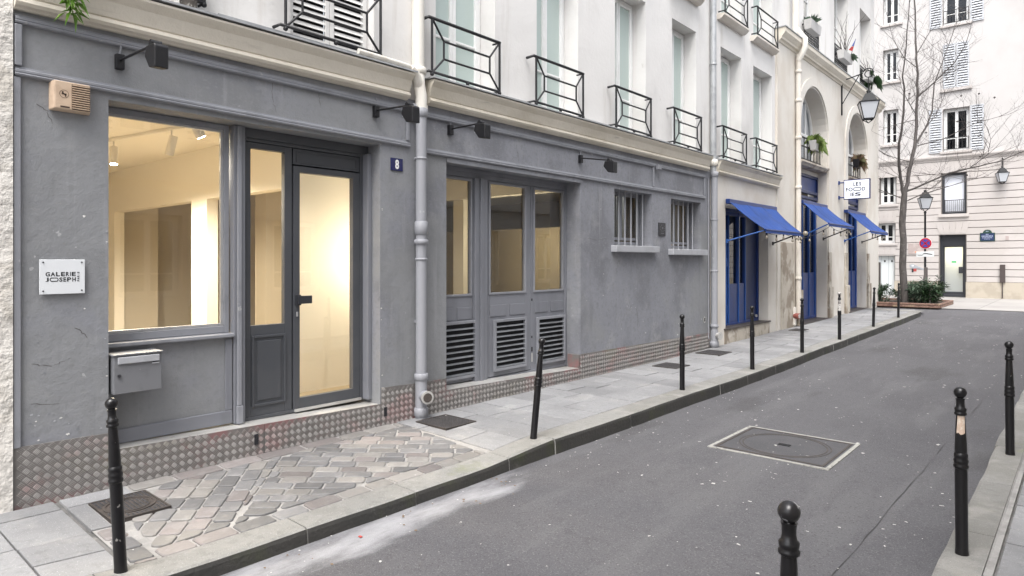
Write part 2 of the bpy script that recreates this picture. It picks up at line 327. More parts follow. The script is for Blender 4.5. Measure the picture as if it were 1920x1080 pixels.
def clip(poly, reg):                                # convex polygon clipping (both CCW)
    out = poly
    for i in range(len(reg)):
        a, c = reg[i], reg[(i + 1) % len(reg)]; inp = out; out = []
        if not inp: return []
        side = lambda p: (c[0] - a[0]) * (p[1] - a[1]) - (c[1] - a[1]) * (p[0] - a[0])
        for k in range(len(inp)):
            p, q = inp[k], inp[(k + 1) % len(inp)]; sp, sq = side(p), side(q)
            if sp >= 0: out.append(p)
            if (sp > 0) != (sq > 0) and abs(sp - sq) > 1e-9:
                t = sp / (sp - sq); out.append((p[0] + (q[0] - p[0]) * t, p[1] + (q[1] - p[1]) * t))
    return out
def area(p): return .5 * sum(p[i][0] * p[(i + 1) % len(p)][1] - p[(i + 1) % len(p)][0] * p[i][1] for i in range(len(p)))
def stone(name, poly, m, parent, gap=.008, dome=.012, h=.05, top=0., zf=pz, round_=.25, jit=.0):
    cx = sum(p[0] for p in poly) / len(poly); cy = sum(p[1] for p in poly) / len(poly)
    q = []
    for i, p in enumerate(poly):                    # shrink, then cut the corners
        d = Vector((p[0] - cx, p[1] - cy)); l = d.length; d = d * max(.3, (l - gap * 1.4) / l)
        q.append(Vector((cx + d.x + random.uniform(-jit, jit), cy + d.y + random.uniform(-jit, jit))))
    r = []
    for i in range(len(q)):
        a, c, d = q[i - 1], q[i], q[(i + 1) % len(q)]
        r += [c + (a - c) * min(.3, round_ * .07 / max(.01, (a - c).length)), c + (d - c) * min(.3, round_ * .07 / max(.01, (d - c).length))] if round_ else [c]
    n = len(r); b = B(); c2 = Vector((cx, cy)); vs = []
    for k, (sc, dz) in enumerate(((1, -h), (1, -dome), (.93 if dome > .004 else .985, -dome * .25), (.6, 0))):
        for p in r:
            p2 = c2 + (p - c2) * sc; vs.append((p2.x, p2.y, zf(p2.x, p2.y) + top + dz))
    fs = [(k * n + i, k * n + (i + 1) % n, (k + 1) * n + (i + 1) % n, (k + 1) * n + i) for k in range(3) for i in range(n)] + [tuple(range(3 * n, 4 * n))]
    b.add(vs, fs); return b.obj(name, m, parent, fix=False)

# ------------------------------------------------------------------ ground, road, pavements
g = B(); g.add([(-150, -150, -.35), (150, -150, -.35), (150, 150, -.35), (-150, 150, -.35)], [(0, 1, 2, 3)])
struct(g.obj('ground', 'asphalt'))
g = B(); ys = [-8 + .5 * i for i in range(80)]; xs = [-14, -10, -7, -5.5, -4.4, -3.75, -3.2, -2.2, -1.2, -.66, -.3, 2.5, 6]
def camber(x, y): return rz(y) + (.02 * math.sin(math.pi * (x + 3.75) / 3.1) if -3.75 < x < -.65 else 0)
vs_ = [(x, y, camber(x, y) - (0 if (-4.1 < x < -.4 or y > 22) else .05)) for y in ys for x in xs]; n_ = len(xs)
g.add(vs_, [(i * n_ + j, i * n_ + j + 1, (i + 1) * n_ + j + 1, (i + 1) * n_ + j) for i in range(len(ys) - 1) for j in range(n_ - 1)], True)
road = struct(g.obj('road', 'asphalt', fix=False), 'dark grey asphalt street')
# pale dust smeared over the asphalt beside the drive: mixed into the road material by its own ragged shape
m = MATS['asphalt']; t = m.node_tree; N = t.nodes; L = t.links; b_ = N['Principled BSDF']
old = b_.inputs['Base Color'].links[0].from_socket
geo = N.new('ShaderNodeNewGeometry'); sp = N.new('ShaderNodeSeparateXYZ'); L.new(geo.outputs[0], sp.inputs[0])
def math_(op, a, b=None, c=None, clampit=False):
    n = N.new('ShaderNodeMath'); n.operation = op; n.use_clamp = clampit
    for i, q in enumerate((a, b, c)):
        if q is None: continue
        if isinstance(q, (int, float)): n.inputs[i].default_value = q
        else: L.new(q, n.inputs[i])
    return n.outputs[0]
nz = N.new('ShaderNodeTexNoise'); nz.inputs['Scale'].default_value = 2.2; nz.inputs['Detail'].default_value = 7; nz.inputs['Roughness'].default_value = .65
mpx = N.new('ShaderNodeMapping'); mpx.inputs['Scale'].default_value = (1.6, .55, 1); L.new(geo.outputs[0], mpx.inputs[0]); L.new(mpx.outputs[0], nz.inputs['Vector'])
dx = math_('ABSOLUTE', math_('DIVIDE', math_('ADD', sp.outputs[0], 3.62), .40)); dy = math_('ABSOLUTE', math_('DIVIDE', math_('SUBTRACT', sp.outputs[1], 2.9), 1.6))
dd = math_('ADD', math_('POWER', dx, 2.), math_('POWER', dy, 3.))
fac = math_('ADD', math_('SUBTRACT', 1.15, dd), math_('MULTIPLY', math_('SUBTRACT', nz.outputs[0], .52), 3.0))
mr = N.new('ShaderNodeMapRange'); mr.interpolation_type = 'SMOOTHSTEP'; mr.inputs[1].default_value = .3; mr.inputs[2].default_value = 1.5; mr.inputs[4].default_value = .8; L.new(fac, mr.inputs[0])
mx = N.new('ShaderNodeMix'); mx.data_type = 'RGBA'; L.new(mr.outputs[0], mx.inputs[0]); L.new(old, mx.inputs[6]); mx.inputs[7].default_value = (.37, .37, .385, 1)
L.new(mx.outputs[2], b_.inputs['Base Color'])

def strip(xa, xb, y0, y1, zf, dz, dy=.5):
    b = B(); n = max(1, int((y1 - y0) / dy)); vs = []
    for i in range(n + 1):
        y = y0 + (y1 - y0) * i / n
        for x in (xa, (xa * 2 + xb) / 3, (xa + xb * 2) / 3, xb): vs.append((x, y, zf(x, y) + dz))
    return b.add(vs, [(i * 4 + j, i * 4 + j + 1, (i + 1) * 4 + j + 1, (i + 1) * 4 + j) for i in range(n) for j in range(3)])
KX0, KX1 = -3.98, -3.73
pav = struct(strip(-9, KX1 - .02, -6, 23.4, pz, -.016).obj('pavement', 'joint_dark', fix=False), 'granite slab pavement in front of the grey facade')
bed = strip(X(.03), KX0, 1.34, 4.28, pz, -.010, .2).obj('drive_bed', 'mortar', pav, fix=False); bed['kind'] = 'structure'
# slabs beyond the drive: courses across the pavement
def course(y0, y1, xa, xb, cuts, par, m='granite_slab', name='paving_slab', zf=pz, gap=.006):
    ed = [xa] + cuts + [xb]
    for a, c in zip(ed, ed[1:]): stone(name, [(a, y0), (c, y0), (c, y1), (a, y1)], m, par, gap=gap, dome=.003, round_=0, h=.03, top=random.uniform(-.002, .003), zf=zf)
xa, xb = X(.03), KX0 - .004
y = 4.28; k = 0
while y < 23.2:
    d = .40 + random.uniform(-.05, .07); y1 = min(23.35, y + d); off = random.uniform(.25, .75) if k % 2 else random.uniform(.35, .6)
    cuts = [xa + (xb - xa) * off] if random.random() < .55 else [xa + (xb - xa) * random.uniform(.25, .35), xa + (xb - xa) * random.uniform(.62, .75)]
    course(y, y1, xa, xb, cuts, pav); y = y1; k += 1
for (y0, y1, cuts) in ((.42, .95, [-5.02, -4.62]), (.95, 1.31, [-5.15, -4.60, -4.28]), (-.2, .42, [-4.7]), (-.9, -.2, [-4.9, -4.4]), (-1.7, -.9, [-4.6])):
    course(y0, y1, xa - .0, xb, cuts, pav)
# drive of setts: two fields of diagonal courses meeting in a chevron, with border courses
def setts(reg, ang, ph, lw=.215, rw=.145):
    ca, sa = math.cos(ang), math.sin(ang)
    for i in range(-30, 31):
        o = random.uniform(0, lw); s = -4.2 + o; 
        while s < 4.2:
            l = lw * random.uniform(.8, 1.2); q = []
            for (p, r) in ((s, i * rw), (s + l, i * rw), (s + l, (i + 1) * rw), (s, (i + 1) * rw)):
                q.append((-4.7 + p * ca - (r + ph) * sa, 2.6 + p * sa + (r + ph) * ca))
            q = clip(q, reg)
            if len(q) >= 3 and area(q) > .0055:
                stone('sett', q, random.choice(['sett_grey', 'sett_grey', 'sett_grey', 'sett_pink', 'sett_pale', 'sett_pale']), bed, gap=.0075, dome=.006, h=.03, top=random.uniform(.0, .005), round_=.2, jit=.003)
            s += l
xw, xk = X(.20), -4.13                               # inner field limits (border courses outside)
setts([(xw, 1.93), (-4.66, 1.56), (xk, 1.50), (xk, 1.98), (xw, 2.92)], R_(141), 0, .20, .135)
setts([(xw, 2.92), (xk, 1.98), (xk, 4.2), (xw, 4.27)], R_(45), .04, .23, .122)
y = 1.75
while y < 4.2:
    l = random.uniform(.28, .42); y1 = min(4.26, y + l); stone('sett', [(X(.04), y), (xw, y), (xw, y1), (X(.04), y1)], random.choice(['sett_pale', 'sett_pink', 'sett_pale']), bed, gap=.008, dome=.006, top=.003, h=.03, round_=.2, jit=.007); y = y1
y = 1.50
while y < 4.2:
    l = random.uniform(.2, .3); y1 = min(4.2, y + l); stone('sett', [(xk, y), (KX0, y), (KX0, y1), (xk, y1)], random.choice(['sett_grey', 'sett_pink', 'sett_pale', 'sett_pale']), bed, gap=.008, dome=.007, top=.003, h=.03, round_=.26, jit=.005); y = y1
for q in ([(X(.03), 1.335), (-5.15, 1.335), (-5.15, 1.745), (X(.03), 1.745)], [(-5.15, 1.335), (-4.64, 1.335), (-4.64, 1.45), (-5.15, 1.45)]): stone('paving_slab', q, 'granite_slab', pav, gap=.005, dome=.003, round_=0, h=.03, top=.001)
x = -4.62
while x < -4.0:
    x1 = min(KX0, x + .2); stone('sett', [(x, 1.35), (x1, 1.35), (x1, 1.49), (x, 1.49)], random.choice(['sett_grey', 'sett_pink']), bed, gap=.008, dome=.007, top=.003, h=.03, round_=.25, jit=.005); x = x1
# kerbs
def kerb_run(name, x0, x1, cuts, zt, road_side, label):
    k = struct(strip(x0 + .02, x1 - .02, cuts[0], cuts[-1], zt, -.045).obj(name, 'kerb_face', fix=False), label)
    for a, c in zip(cuts, cuts[1:]):
        b = B(); n = max(2, int((c - a) / .25)); g = .004; j1 = random.uniform(-.006, .006)
        vs = []
        e0, e1 = (x0, x1) if road_side > 0 else (x1, x0)    # e1 = road edge
        sx = 1 if road_side > 0 else -1
        for i in range(n + 1):
            y = a + g + (c - a - 2 * g) * i / n; wob = .006 * math.sin(y * 2.3) + .004 * math.sin(y * 7.1) + j1
            z = zt(e0, y); zr = rz(y) - .03
            for (x, zz) in ((e0, z - .08), (e0, z), (e1 - sx * .028 + wob, z - .003), (e1 - sx * .008 + wob, z - .012), (e1 + wob, z - .035), (e1 + sx * .008 + wob, zr)): vs.append((x, y, zz))
        m_ = 6
        top = B().add(vs, [(i * m_ + q, (i + 1) * m_ + q, (i + 1) * m_ + q + 1, i * m_ + q + 1) for i in range(n) for q in range(0, m_ - 1)] + [tuple(range(m_)), tuple(range(n * m_, n * m_ + m_))[::-1]])
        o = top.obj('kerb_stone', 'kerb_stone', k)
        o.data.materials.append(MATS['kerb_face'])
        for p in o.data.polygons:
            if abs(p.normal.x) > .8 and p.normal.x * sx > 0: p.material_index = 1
    return k
cuts = [-6]
while cuts[-1] < 22.4: cuts.append(min(22.5, cuts[-1] + random.uniform(.85, 1.35)))
cuts = [c for c in cuts if not 2.1 < c < 4.5]; cuts += [2.28, 3.17, 4.22]; cuts.sort()
def zk(x, y): return pz(KX0, y) if y < 30 else 0
kerb_run('kerb', KX0, KX1, cuts, zk, 1, 'granite kerb along the left pavement')
g = B(); vs_ = []                                       # rounded return of the kerb at the corner
for i in range(9):
    a = R_(90 * i / 8); vs_.append((KX1 - .55 + .55 * math.cos(a) + .008, 22.5 + .75 * math.sin(a)))
vs_ = [(p[0], p[1]) for p in vs_] + [(-6.5, 23.27)]
pts = []
for i, p in enumerate(vs_):
    z = gz(p[1]); pts += [(p[0], p[1], z + .002), (p[0], p[1], rz(p[1]) - .04), (-4.6 if i < 9 else -6.5, 22.5 if i < 9 else 22.9, z + .002)]
g.add(pts, [(i * 3, i * 3 + 1, i * 3 + 4, i * 3 + 3) for i in range(9)] + [(i * 3, i * 3 + 3, i * 3 + 5, i * 3 + 2) for i in range(9)])
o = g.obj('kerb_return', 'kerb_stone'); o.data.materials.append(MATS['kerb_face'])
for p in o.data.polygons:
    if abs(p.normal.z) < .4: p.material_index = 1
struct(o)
RX0, RX1 = -.63, -.42
cuts = [-1.2, .1, 1.3, 2.6, 4.02, 4.86, 6.05, 7.3, 8.6, 9.8, 11.1, 12.3, 13.6, 14.9, 16.2, 17.5, 19]
def zr_(x, y): return gz(y) * .98
kerb_run('kerb_opposite', RX0, RX1, cuts, zr_, -1, 'granite kerb along the right pavement')
pav2 = struct(strip(RX1 - .02, 2.2, -4, 19, zr_, -.016).obj('pavement_opposite', 'joint_dark', fix=False), 'small granite slabs on the right pavement')
y = 2.6; k = 0
while y < 12:
    d = .27 + random.uniform(-.02, .02); o_ = RX1 + .05
    course(y, y + d, o_, .75, [o_ + (.36 if k % 2 else .6), o_ + (.80 if k % 2 else .98)], pav2, gap=.007, zf=zr_); y += d; k += 1
course(2.2, 12, RX1 + .004, RX1 + .045, [], pav2, m='mortar', name='joint_strip', zf=zr_)
# far pavement across the junction
fp = struct(strip(-13, 3, 24.9, 36, lambda x, y: .145, .0).obj('pavement_far', 'joint_dark', fix=False), 'pale pavement before the far building')
y = 24.9
while y < 32.5:
    for a, c in zip([-8.5, -7, -5.2, -3.9, -2.6, -1.4, 0], [-7, -5.2, -3.9, -2.6, -1.4, 0, 1.5]):
        stone('paving_slab', [(a, y), (c, y), (c, y + .95), (a, y + .95)], 'far_pave', fp, gap=.008, dome=.003, round_=0, h=.02, top=.006, zf=lambda x, y: .145)
    y += .95
# road details
def flat_ring(b, cx, cy, z, r0, r1, h, n=32, sx=1, sy=1):
    vs = []
    for r, zz in ((r0, z), (r0, z + h), (r1, z + h), (r1, z)):
        for k in range(n):
            a = 2 * math.pi * k / n; vs.append((cx + r * sx * math.cos(a), cy + r * sy * math.sin(a), zz))
    return b.add(vs, [(q * n + k, q * n + (k + 1) % n, ((q + 1) % 4) * n + (k + 1) % n, ((q + 1) % 4) * n + k) for q in range(4) for k in range(n)])
mh = thing('manhole_cover', 'square steel manhole cover with worn white border in the road', 'manhole', (-2.2, 6.5, rz(6.5) + .02))
zc = camber(-2.2, 6.5) + .004
g = B(); x0, x1, y0, y1 = -2.75, -1.66, 5.98, 7.02
for (a, c, d, e) in ((x0, x1, y0, y0 + .03), (x0, x1, y1 - .03, y1), (x0, x0 + .035, y0 + .03, y1 - .03), (x1 - .035, x1, y0 + .03, y1 - .03)): g.box(a, c, d, e, zc - .03, zc + .001)
g.obj('painted_border', 'worn_line', mh)
g = B().box(x0 + .036, x1 - .036, y0 + .031, y1 - .031, zc - .03, zc + .0005); g.obj('plate', 'manhole_plate', mh)
g = B(); q = .055
for (a, c, d, e) in ((x0 + q, x1 - q, y0 + q, y0 + q + .02), (x0 + q, x1 - q, y1 - q - .02, y1 - q), (x0 + q, x0 + q + .02, y0 + q + .02, y1 - q - .02), (x1 - q - .02, x1 - q, y0 + q + .02, y1 - q - .02)): g.box(a, c, d, e, zc, zc + .005)
g.obj('steel_frame', 'cast_iron', mh)
g = B(); flat_ring(g, -2.205, 6.5, zc - .002, .405, .415, .005); flat_ring(g, -2.205, 6.5, zc - .002, .372, .384, .005); g.obj('ring', 'cast_iron', mh)
B().box(-2.26, -2.15, 6.47, 6.53, zc + .002, zc + .006).obj('keyhole', 'dark_void', mh)
def tarseam(pts, w):
    b = B(); vs = []
    for i, (x, y) in enumerate(pts): 
        z = camber(x, y) + .003; vs += [(x - w / 2 + random.uniform(-.004, .004), y, z), (x + w / 2 + random.uniform(-.004, .004), y, z)]
    return b.add(vs, [(2 * i, 2 * i + 1, 2 * i + 3, 2 * i + 2) for i in range(len(pts) - 1)])
pts = [(-1.14 + .012 * yy + .004 * math.sin(yy * 3.1) + random.uniform(-.004, .004), yy) for yy in [1 + .22 * i for i in range(66)]]
for a, c in ((0, 66),): tarseam(pts[a:c], .005).obj('seam', 'tar', road, fix=False)
pts = [(-3.4 + .2 * i, 6.62 + .01 * math.sin(i) + .012 * i) for i in range(4)] + [(-1.6 + .15 * i, 6.95 - .02 * i) for i in range(3)]
tarseam(pts[:4], .01).obj('seam', 'tar', road, fix=False)
# litter: paper chips and dust, too many to count
g = B()
for i in range(950):
    x = random.uniform(-3.65, -.68); y = 1.3 + 21 * random.random() ** 1.4
    if y < 4.5 and random.random() < .55: continue
    s = random.choice([.003, .004, .004, .005, .006, .009, .013]) * (1 + .03 * y) * random.uniform(.7, 1.2); a = random.uniform(0, 3.14); z = camber(x, y) + .004
    e = s * random.uniform(.35, .9); ca, sa = math.cos(a), math.sin(a)
    g.add([(x + ca * p * s - sa * q * e, y + sa * p * s + ca * q * e, z + random.uniform(0, .004)) for p, q in ((-1, -.8), (1, -1), (.8, 1), (-.9, .7))], [(0, 1, 2, 3)])
for i in range(60):
    x = random.choice([random.uniform(-3.72, -3.5), random.uniform(-5.2, -4)]); y = random.uniform(1.2, 9); z = (camber(x, y) if x > -3.73 else pz(x, y)) + .005; s = random.uniform(.004, .012)
    g.add([(x - s, y, z), (x, y - s * .5, z), (x + s, y + s * .3, z), (x, y + s * .6, z + .003)], [(0, 1, 2, 3)])
tag(g.obj('litter', 'paper_white', fix=False), 'small white paper specks scattered over the asphalt', 'litter', kind='stuff')
g = B()
for i in range(26):
    x = random.uniform(-3.71, -3.3); y = random.uniform(1.3, 4); z = camber(x, y) + .006; s = random.uniform(.006, .016)
    g.add([(x - s, y, z), (x, y - s * .5, z), (x + s, y + s * .3, z), (x, y + s * .6, z + .004)], [(0, 1, 2, 3)])
tag(g.obj('dead_leaves', 'leaf_brown', fix=False), 'brown leaf scraps in the gutter by the drive', 'leaves', kind='stuff')
z = camber(-3.55, 2.55) + .005
tag(B().box(-3.565, -3.54, 2.545, 2.56, z, z + .006).obj('paper_scrap', 'paper_red'), 'tiny red paper scrap in the gutter', 'litter')
# covers and gratings in the pavement
def cover(name, label, cx, cy, sx, sy, rot, round_cover, cat):
    z = pz(cx, cy) + .003; t = thing(name, label, cat, (cx, cy, z)); ca, sa = math.cos(rot), math.sin(rot)
    def P(u, v, zz): return (cx + u * ca - v * sa, cy + u * sa + v * ca, zz)
    def bx(b, u0, u1, v0, v1, z0, z1): return b.hexa([P(u0, v0, z0), P(u1, v0, z0), P(u1, v1, z0), P(u0, v1, z0), P(u0, v0, z1), P(u1, v0, z1), P(u1, v1, z1), P(u0, v1, z1)])
    b = B(); bx(b, -sx / 2, sx / 2, -sy / 2, sy / 2, z - .02, z + .003); b.obj('plate', 'cast_iron', t)
    b = B(); e = .012
    for a in ((-sx / 2, sx / 2, -sy / 2, -sy / 2 + e), (-sx / 2, sx / 2, sy / 2 - e, sy / 2), (-sx / 2, -sx / 2 + e, -sy / 2 + e, sy / 2 - e), (sx / 2 - e, sx / 2, -sy / 2 + e, sy / 2 - e)): bx(b, *a, z, z + .008)
    b.obj('rim', 'cast_iron', t)
    if round_cover:
        b = B(); flat_ring(b, cx, cy, z, min(sx, sy) * .40, min(sx, sy) * .44, .010); flat_ring(b, cx, cy, z, min(sx, sy) * .33, min(sx, sy) * .345, .008); b.obj('ring', 'cast_iron', t)
    b = B(); st = .026; nu = int(sx / st); nv = int(sy / st); rr = min(sx, sy)
    for i in range(1, nu):
        for j in range(1, nv):
            u = -sx / 2 + i * sx / nu; v = -sy / 2 + j * sy / nv; d = math.hypot(u, v) / rr
            if round_cover and (.31 < d < .46): continue
            q = .008 if (i + j) % 2 else .005; bx(b, u - q, u + q, v - (.013 - q), v + (.013 - q), z + .003, z + .007)
    b.obj('tread', 'manhole_plate', t)['kind'] = 'stuff'; return t
cover('inspection_cover', 'square cast iron cover with round lid beside the near setts', -4.905, 1.64, .47, .36, R_(0), True, 'manhole')
cover('drain_cover', 'reddish iron drain cover at the foot of the near downpipe', -4.96, 4.62, .46, .42, 0, False, 'drain cover')
cover('drain_cover', 'small iron cover on the slabs below the barred windows', -4.94, 9.43, .42, .46, 0, False, 'drain cover')
cover('drain_cover', 'iron cover on the slabs beside the second downpipe', -5.03, 11.2, .45, .55, 0, False, 'drain cover')
cover('drain_cover', 'iron cover on the slabs by the red standpipe', -5.0, 15.7, .3, .5, 0, False, 'drain cover')

# ------------------------------------------------------------------ bollards
def make_bollard():
    t = thing('bollard', 'x', 'bollard', (0, 0, 0), 'black bollards along the kerbs')
    B().lathe([(.034, 0), (.033, .02), (.0315, .03), (.0315, .46), (.030, .485)], (0, 0, 0)).obj('shaft', 'bollard_paint', t)
    B().lathe([(.030, .485), (.037, .49), (.038, .503), (.033, .512), (.036, .52), (.037, .535), (.032, .545), (.035, .553), (.035, .567), (.030, .575)], (0, 0, 0)).obj('collar', 'bollard_paint', t)
    B().lathe([(.030, .575), (.0305, .60), (.028, .66), (.0235, .76), (.022, .785)], (0, 0, 0)).obj('upper_shaft', 'bollard_paint', t)
    B().lathe([(.022, .785), (.031, .79), (.0315, .80), (.026, .806), (.029, .812), (.030, .825), (.023, .832), (.0205, .85), (.0215, .873), (.025, .882)], (0, 0, 0)).obj('collar', 'bollard_paint', t)
    pr = [(.018, .88)]
    for k in range(10):
        a = R_(-60 + 150 * k / 9); pr.append((max(.001, .0325 * math.cos(a)), .913 + .0325 * math.sin(a)))
    B().lathe(pr, (0, 0, 0)).obj('finial', 'bollard_paint', t); return t
bol = make_bollard(); usedb = False
Fd = Vector((-math.sin(YAW), math.cos(YAW), 0)); Rd = Vector((math.cos(YAW), math.sin(YAW), 0))
BOL = [(-3.93, 1.27, 'foreground black bollard leaning left beside the setts', 3.2, 0, .0), (-3.90, 4.745, 'black bollard leaning right where the lowered kerb ends', -5, 0, 0),
       (-3.92, 7.78, 'upright black bollard in front of the grey wall below barred windows', 0, 0, 0), (-3.86, 9.97, 'black bollard in front of the first blue awning doorway', .3, 0, 0),
       (-3.83, 12.2, 'black bollard before the cream pier with the red standpipe', 0, 0, 0), (-3.82, 14.5, 'black bollard with whitish worn paint near the second blue door', 0, 0, 0),
       (-3.86, 17.5, 'thin black bollard before the far arched pier', -1.5, 0, 0), (-3.87, 20.3, 'farthest black bollard at the end of the left kerb', -1, 0, 0),
       (-.535, 4.46, 'black bollard with torn paper sticker on the right kerb', .6, 0, 0), (-.50, 7.02, 'black bollard at right edge behind the one with sticker', .6, 0, 0),
       (-.665, 2.0, 'nearest black bollard with worn ball top at bottom edge', 0, 0, 0)]
for i, (x, y, lab, lean, _, _) in enumerate(BOL):
    o = bol if i == 0 else copy_tree(bol); o['label'] = lab
    z = pz(x, y) if x < -2 else zr_(x, y)
    o.location = (x, y, z - .004); o.rotation_euler = Matrix.Rotation(R_(lean), 3, -Fd).to_euler()
    WL[o.name] = Vector((x, y, z)); s_ = 1 + (.03 if 7 < y < 16 else 0); o.scale = (s_, s_, s_)
    if i == 8:
        g = B(); vs_ = []
        for zz in (.685, .735, .79):
            for k in range(5):
                a = R_(-125 + 22 * k + (zz - .7) * 80); r = .0285 - (zz - .66) * .045 + .0012; vs_.append((r * math.cos(a), r * math.sin(a), zz + .006 * math.sin(k * 2)))
        g.add(vs_, [(a * 5 + k, a * 5 + k + 1, a * 5 + k + 6, a * 5 + k + 5) for a in range(2) for k in range(4)], True)
        me = bpy.data.meshes.new('sticker'); me.from_pydata(g.v, [], g.f); MATS.setdefault('x', None); me.materials.append(mat('sticker_paper', (.55, .42, .33), .7, [((.65, .58, .5), 40, .5, .6, .7)])); so_ = bpy.data.objects.new('sticker', me); COL.objects.link(so_); so_.parent = o; so_['label'] = 'torn pale paper sticker'
    if i == 5:
        for ch in o.children:
            if ch.name.startswith(('upper_shaft', 'finial')): ch.data = ch.data.copy(); ch.data.materials[0] = MATS['worn_white']; ch['label'] = 'whitish worn paint'
    if i == 10:
        for ch in o.children:
            if ch.name.startswith('finial'):
                ch.data = ch.data.copy(); ch.data.materials[0] = mat('worn_ball', (.012, .011, .012), .3, [((.32, .32, .33), 30, .56, .62, .9, 3)], [(50, .001)])
MATS.pop('x', None)

# ------------------------------------------------------------------ shared facade parts
def tread(par, u0, u1, z0, z1, w, name='tread_plate', label=None):
    """chequer plate: backing sheet plus raised five-bar lozenges"""
    za, zb = z0 if isinstance(z0, tuple) else (z0, z0); zc, zd = z1 if isinstance(z1, tuple) else (z1, z1)
    p = B().fb(u0, u1, z0, z1, w - .012, w).obj(name, 'tread_plate', par)
    b = B(); c = .042; s2 = math.sqrt(.5); x0 = X(w); xr = X(w + .0035)
    zl, zh = min(za, zb), max(zc, zd)
    a0 = (u0 + zl) * s2; a1 = (u1 + zh) * s2; b0 = (zl - u1) * s2; b1 = (zh - u0) * s2
    for i in range(int(a0 / c) - 1, int(a1 / c) + 2):
        for j in range(int(b0 / c) - 1, int(b1 / c) + 2):
            ca, cb = (i + .5) * c, (j + .5) * c; u = (ca - cb) * s2; z = (ca + cb) * s2
            if not u0 + .012 < u < u1 - .012: continue
            t = (u - u0) / (u1 - u0); lo = za + (zb - za) * t; hi = zc + (zd - zc) * t
            if not lo + .014 < z < hi - .014: continue
            along = (i + j) % 2
            for k in (-1.5, -.5, .5, 1.5):
                L_ = .0175; W_ = .0031; o = k * .0096
                pts = []
                for (p_, q_) in ((-L_, -W_), (L_, -W_), (L_, W_), (-L_, W_)):
                    a, d = (ca + p_, cb + o + q_) if along else (ca + o + q_, cb + p_)
                    pts.append((x0, (a - d) * s2, (a + d) * s2))
                for p_ in (-L_ * .75, L_ * .75):
                    a, d = (ca + p_, cb + o) if along else (ca + o, cb + p_)
                    pts.append((xr, (a - d) * s2, (a + d) * s2))
                b.add(pts, [(0, 1, 5, 4), (2, 3, 4, 5), (1, 2, 5), (3, 0, 4)])
    if b.v: b.obj('raised_bars', 'tread_bar', p)['kind'] = 'stuff'
    return p
def railing(par, u0, u1, z0, z1, w):
    b = B(); r = .0145
    def bar(p, q, rr=r): b.tube([(X(w), *p), (X(w), *q)], rr, 6)
    ua, ub = u0 + .06, u1
    b.tube([(X(0), u0, z1 - .01), (X(w), u0 + .01, z1), (X(w), u1 + .01, z1 - .0)], .018, 6)
    b.tube([(X(0), u0, z0 + .005), (X(w), u0 + .01, z0 + .01), (X(w), u1 + .01, z0)], .015, 6)
    b.tube([(X(0), u1, z1), (X(w), u1, z1)], .011, 6); b.tube([(X(0), u1, z0), (X(w), u1, z0)], .011, 6)
    bar((ua, z0), (ua, z1)); bar((ub, z0), (ub, z1))
    p = b.obj('railing', 'iron_black', par)
    b = B(); ia, ib = ua + (ub - ua) * .16, ub - (ub - ua) * .16; za, zb = z0 + (z1 - z0) * .31, z0 + (z1 - z0) * .64
    for (p_, q_) in (((ia, za), (ib, za)), ((ia, zb), (ib, zb)), ((ia, za), (ia, zb)), ((ib, za), (ib, zb)), ((ua, z0), (ia, za)), ((ua, z1), (ia, zb)), ((ub, z0), (ib, za)), ((ub, z1), (ib, zb))): bar(p_, q_, .012)
    b.obj('inner_bars', 'iron_black', p)
    for (u, z) in ((ua, z0 - .015), (ub, z0 - .015), ((ua + ub) / 2, z0 - .012)): B().lathe([(.002, -.022), (.018, -.014), (.023, 0), (.018, .014), (.002, .022)], (X(w), u, z), 8).obj('knob', 'iron_black', p)
    return p
def casement(par, u0, u1, z0, z1, wf, gm='mint_glass', fm='window_white', bars=(.28,), name='window', back=None, fr=.05, sash=.045, arch=False):
    f = B().frame(u0, u1, z0, z1, fr, wf - .06, wf).obj(name, fm, par, bevel=.004)
    um = (u0 + u1) / 2
    for (a, c) in ((u0 + fr + .004, um - .003), (um + .003, u1 - fr - .004)):
        s = B(); s.frame(a, c, z0 + fr + .004, z1 - fr - .004, sash, wf - .045, wf + .012)
        for t in bars:
            zz = z0 + (z1 - z0) * t; s.fb(a + sash, c - sash, zz - .014, zz + .014, wf - .03, wf + .006)
        s.obj('sash', fm, f, bevel=.004)
        B().fb(a + sash - .006, c - sash + .006, z0 + fr + sash - .004, z1 - fr - sash + .004, wf - .02, wf - .014).obj('pane', gm, f)
    if back: B().fb(u0, u1, z0, z1, wf - .5, wf - .45).obj('curtain', back, f)
    return f
def louvre_leaf(par, u0, u1, z0, z1, w, pitch, m='shutter_white', name='shutter', y_plane=None):
    p = B().frame(u0, u1, z0, z1, .045, w - .03, w).obj(name, m, par, bevel=.003)
    n = int((z1 - z0 - .09) / pitch); me = None
    for i in range(n):
        z = z0 + .045 + (i + .5) * (z1 - z0 - .09) / n; h = pitch * .30
        if me is None:
            b = B(); x0, x1 = X(w - .03), X(w - .002)
            b.hexa([(x1, u0 + .046, z - h), (x1, u1 - .046, z - h), (x1 - .008, u1 - .046, z - h), (x1 - .008, u0 + .046, z - h), (x0 + .008, u0 + .046, z + h * 1.2), (x0 + .008, u1 - .046, z + h * 1.2), (x0, u1 - .046, z + h * 1.2), (x0, u0 + .046, z + h * 1.2)])
            o = b.obj('slat', m, p); me = o.data; base = o.location.copy(); zb = z
        else:
            o = bpy.data.objects.new('slat', me); COL.objects.link(o); o.parent = p; o.location = base + Vector((0, 0, z - zb))
    B().fb(u0 + .04, u1 - .04, z0 + .04, z1 - .04, w - .05, w - .045).obj('backing', 'dark_void', p); return p
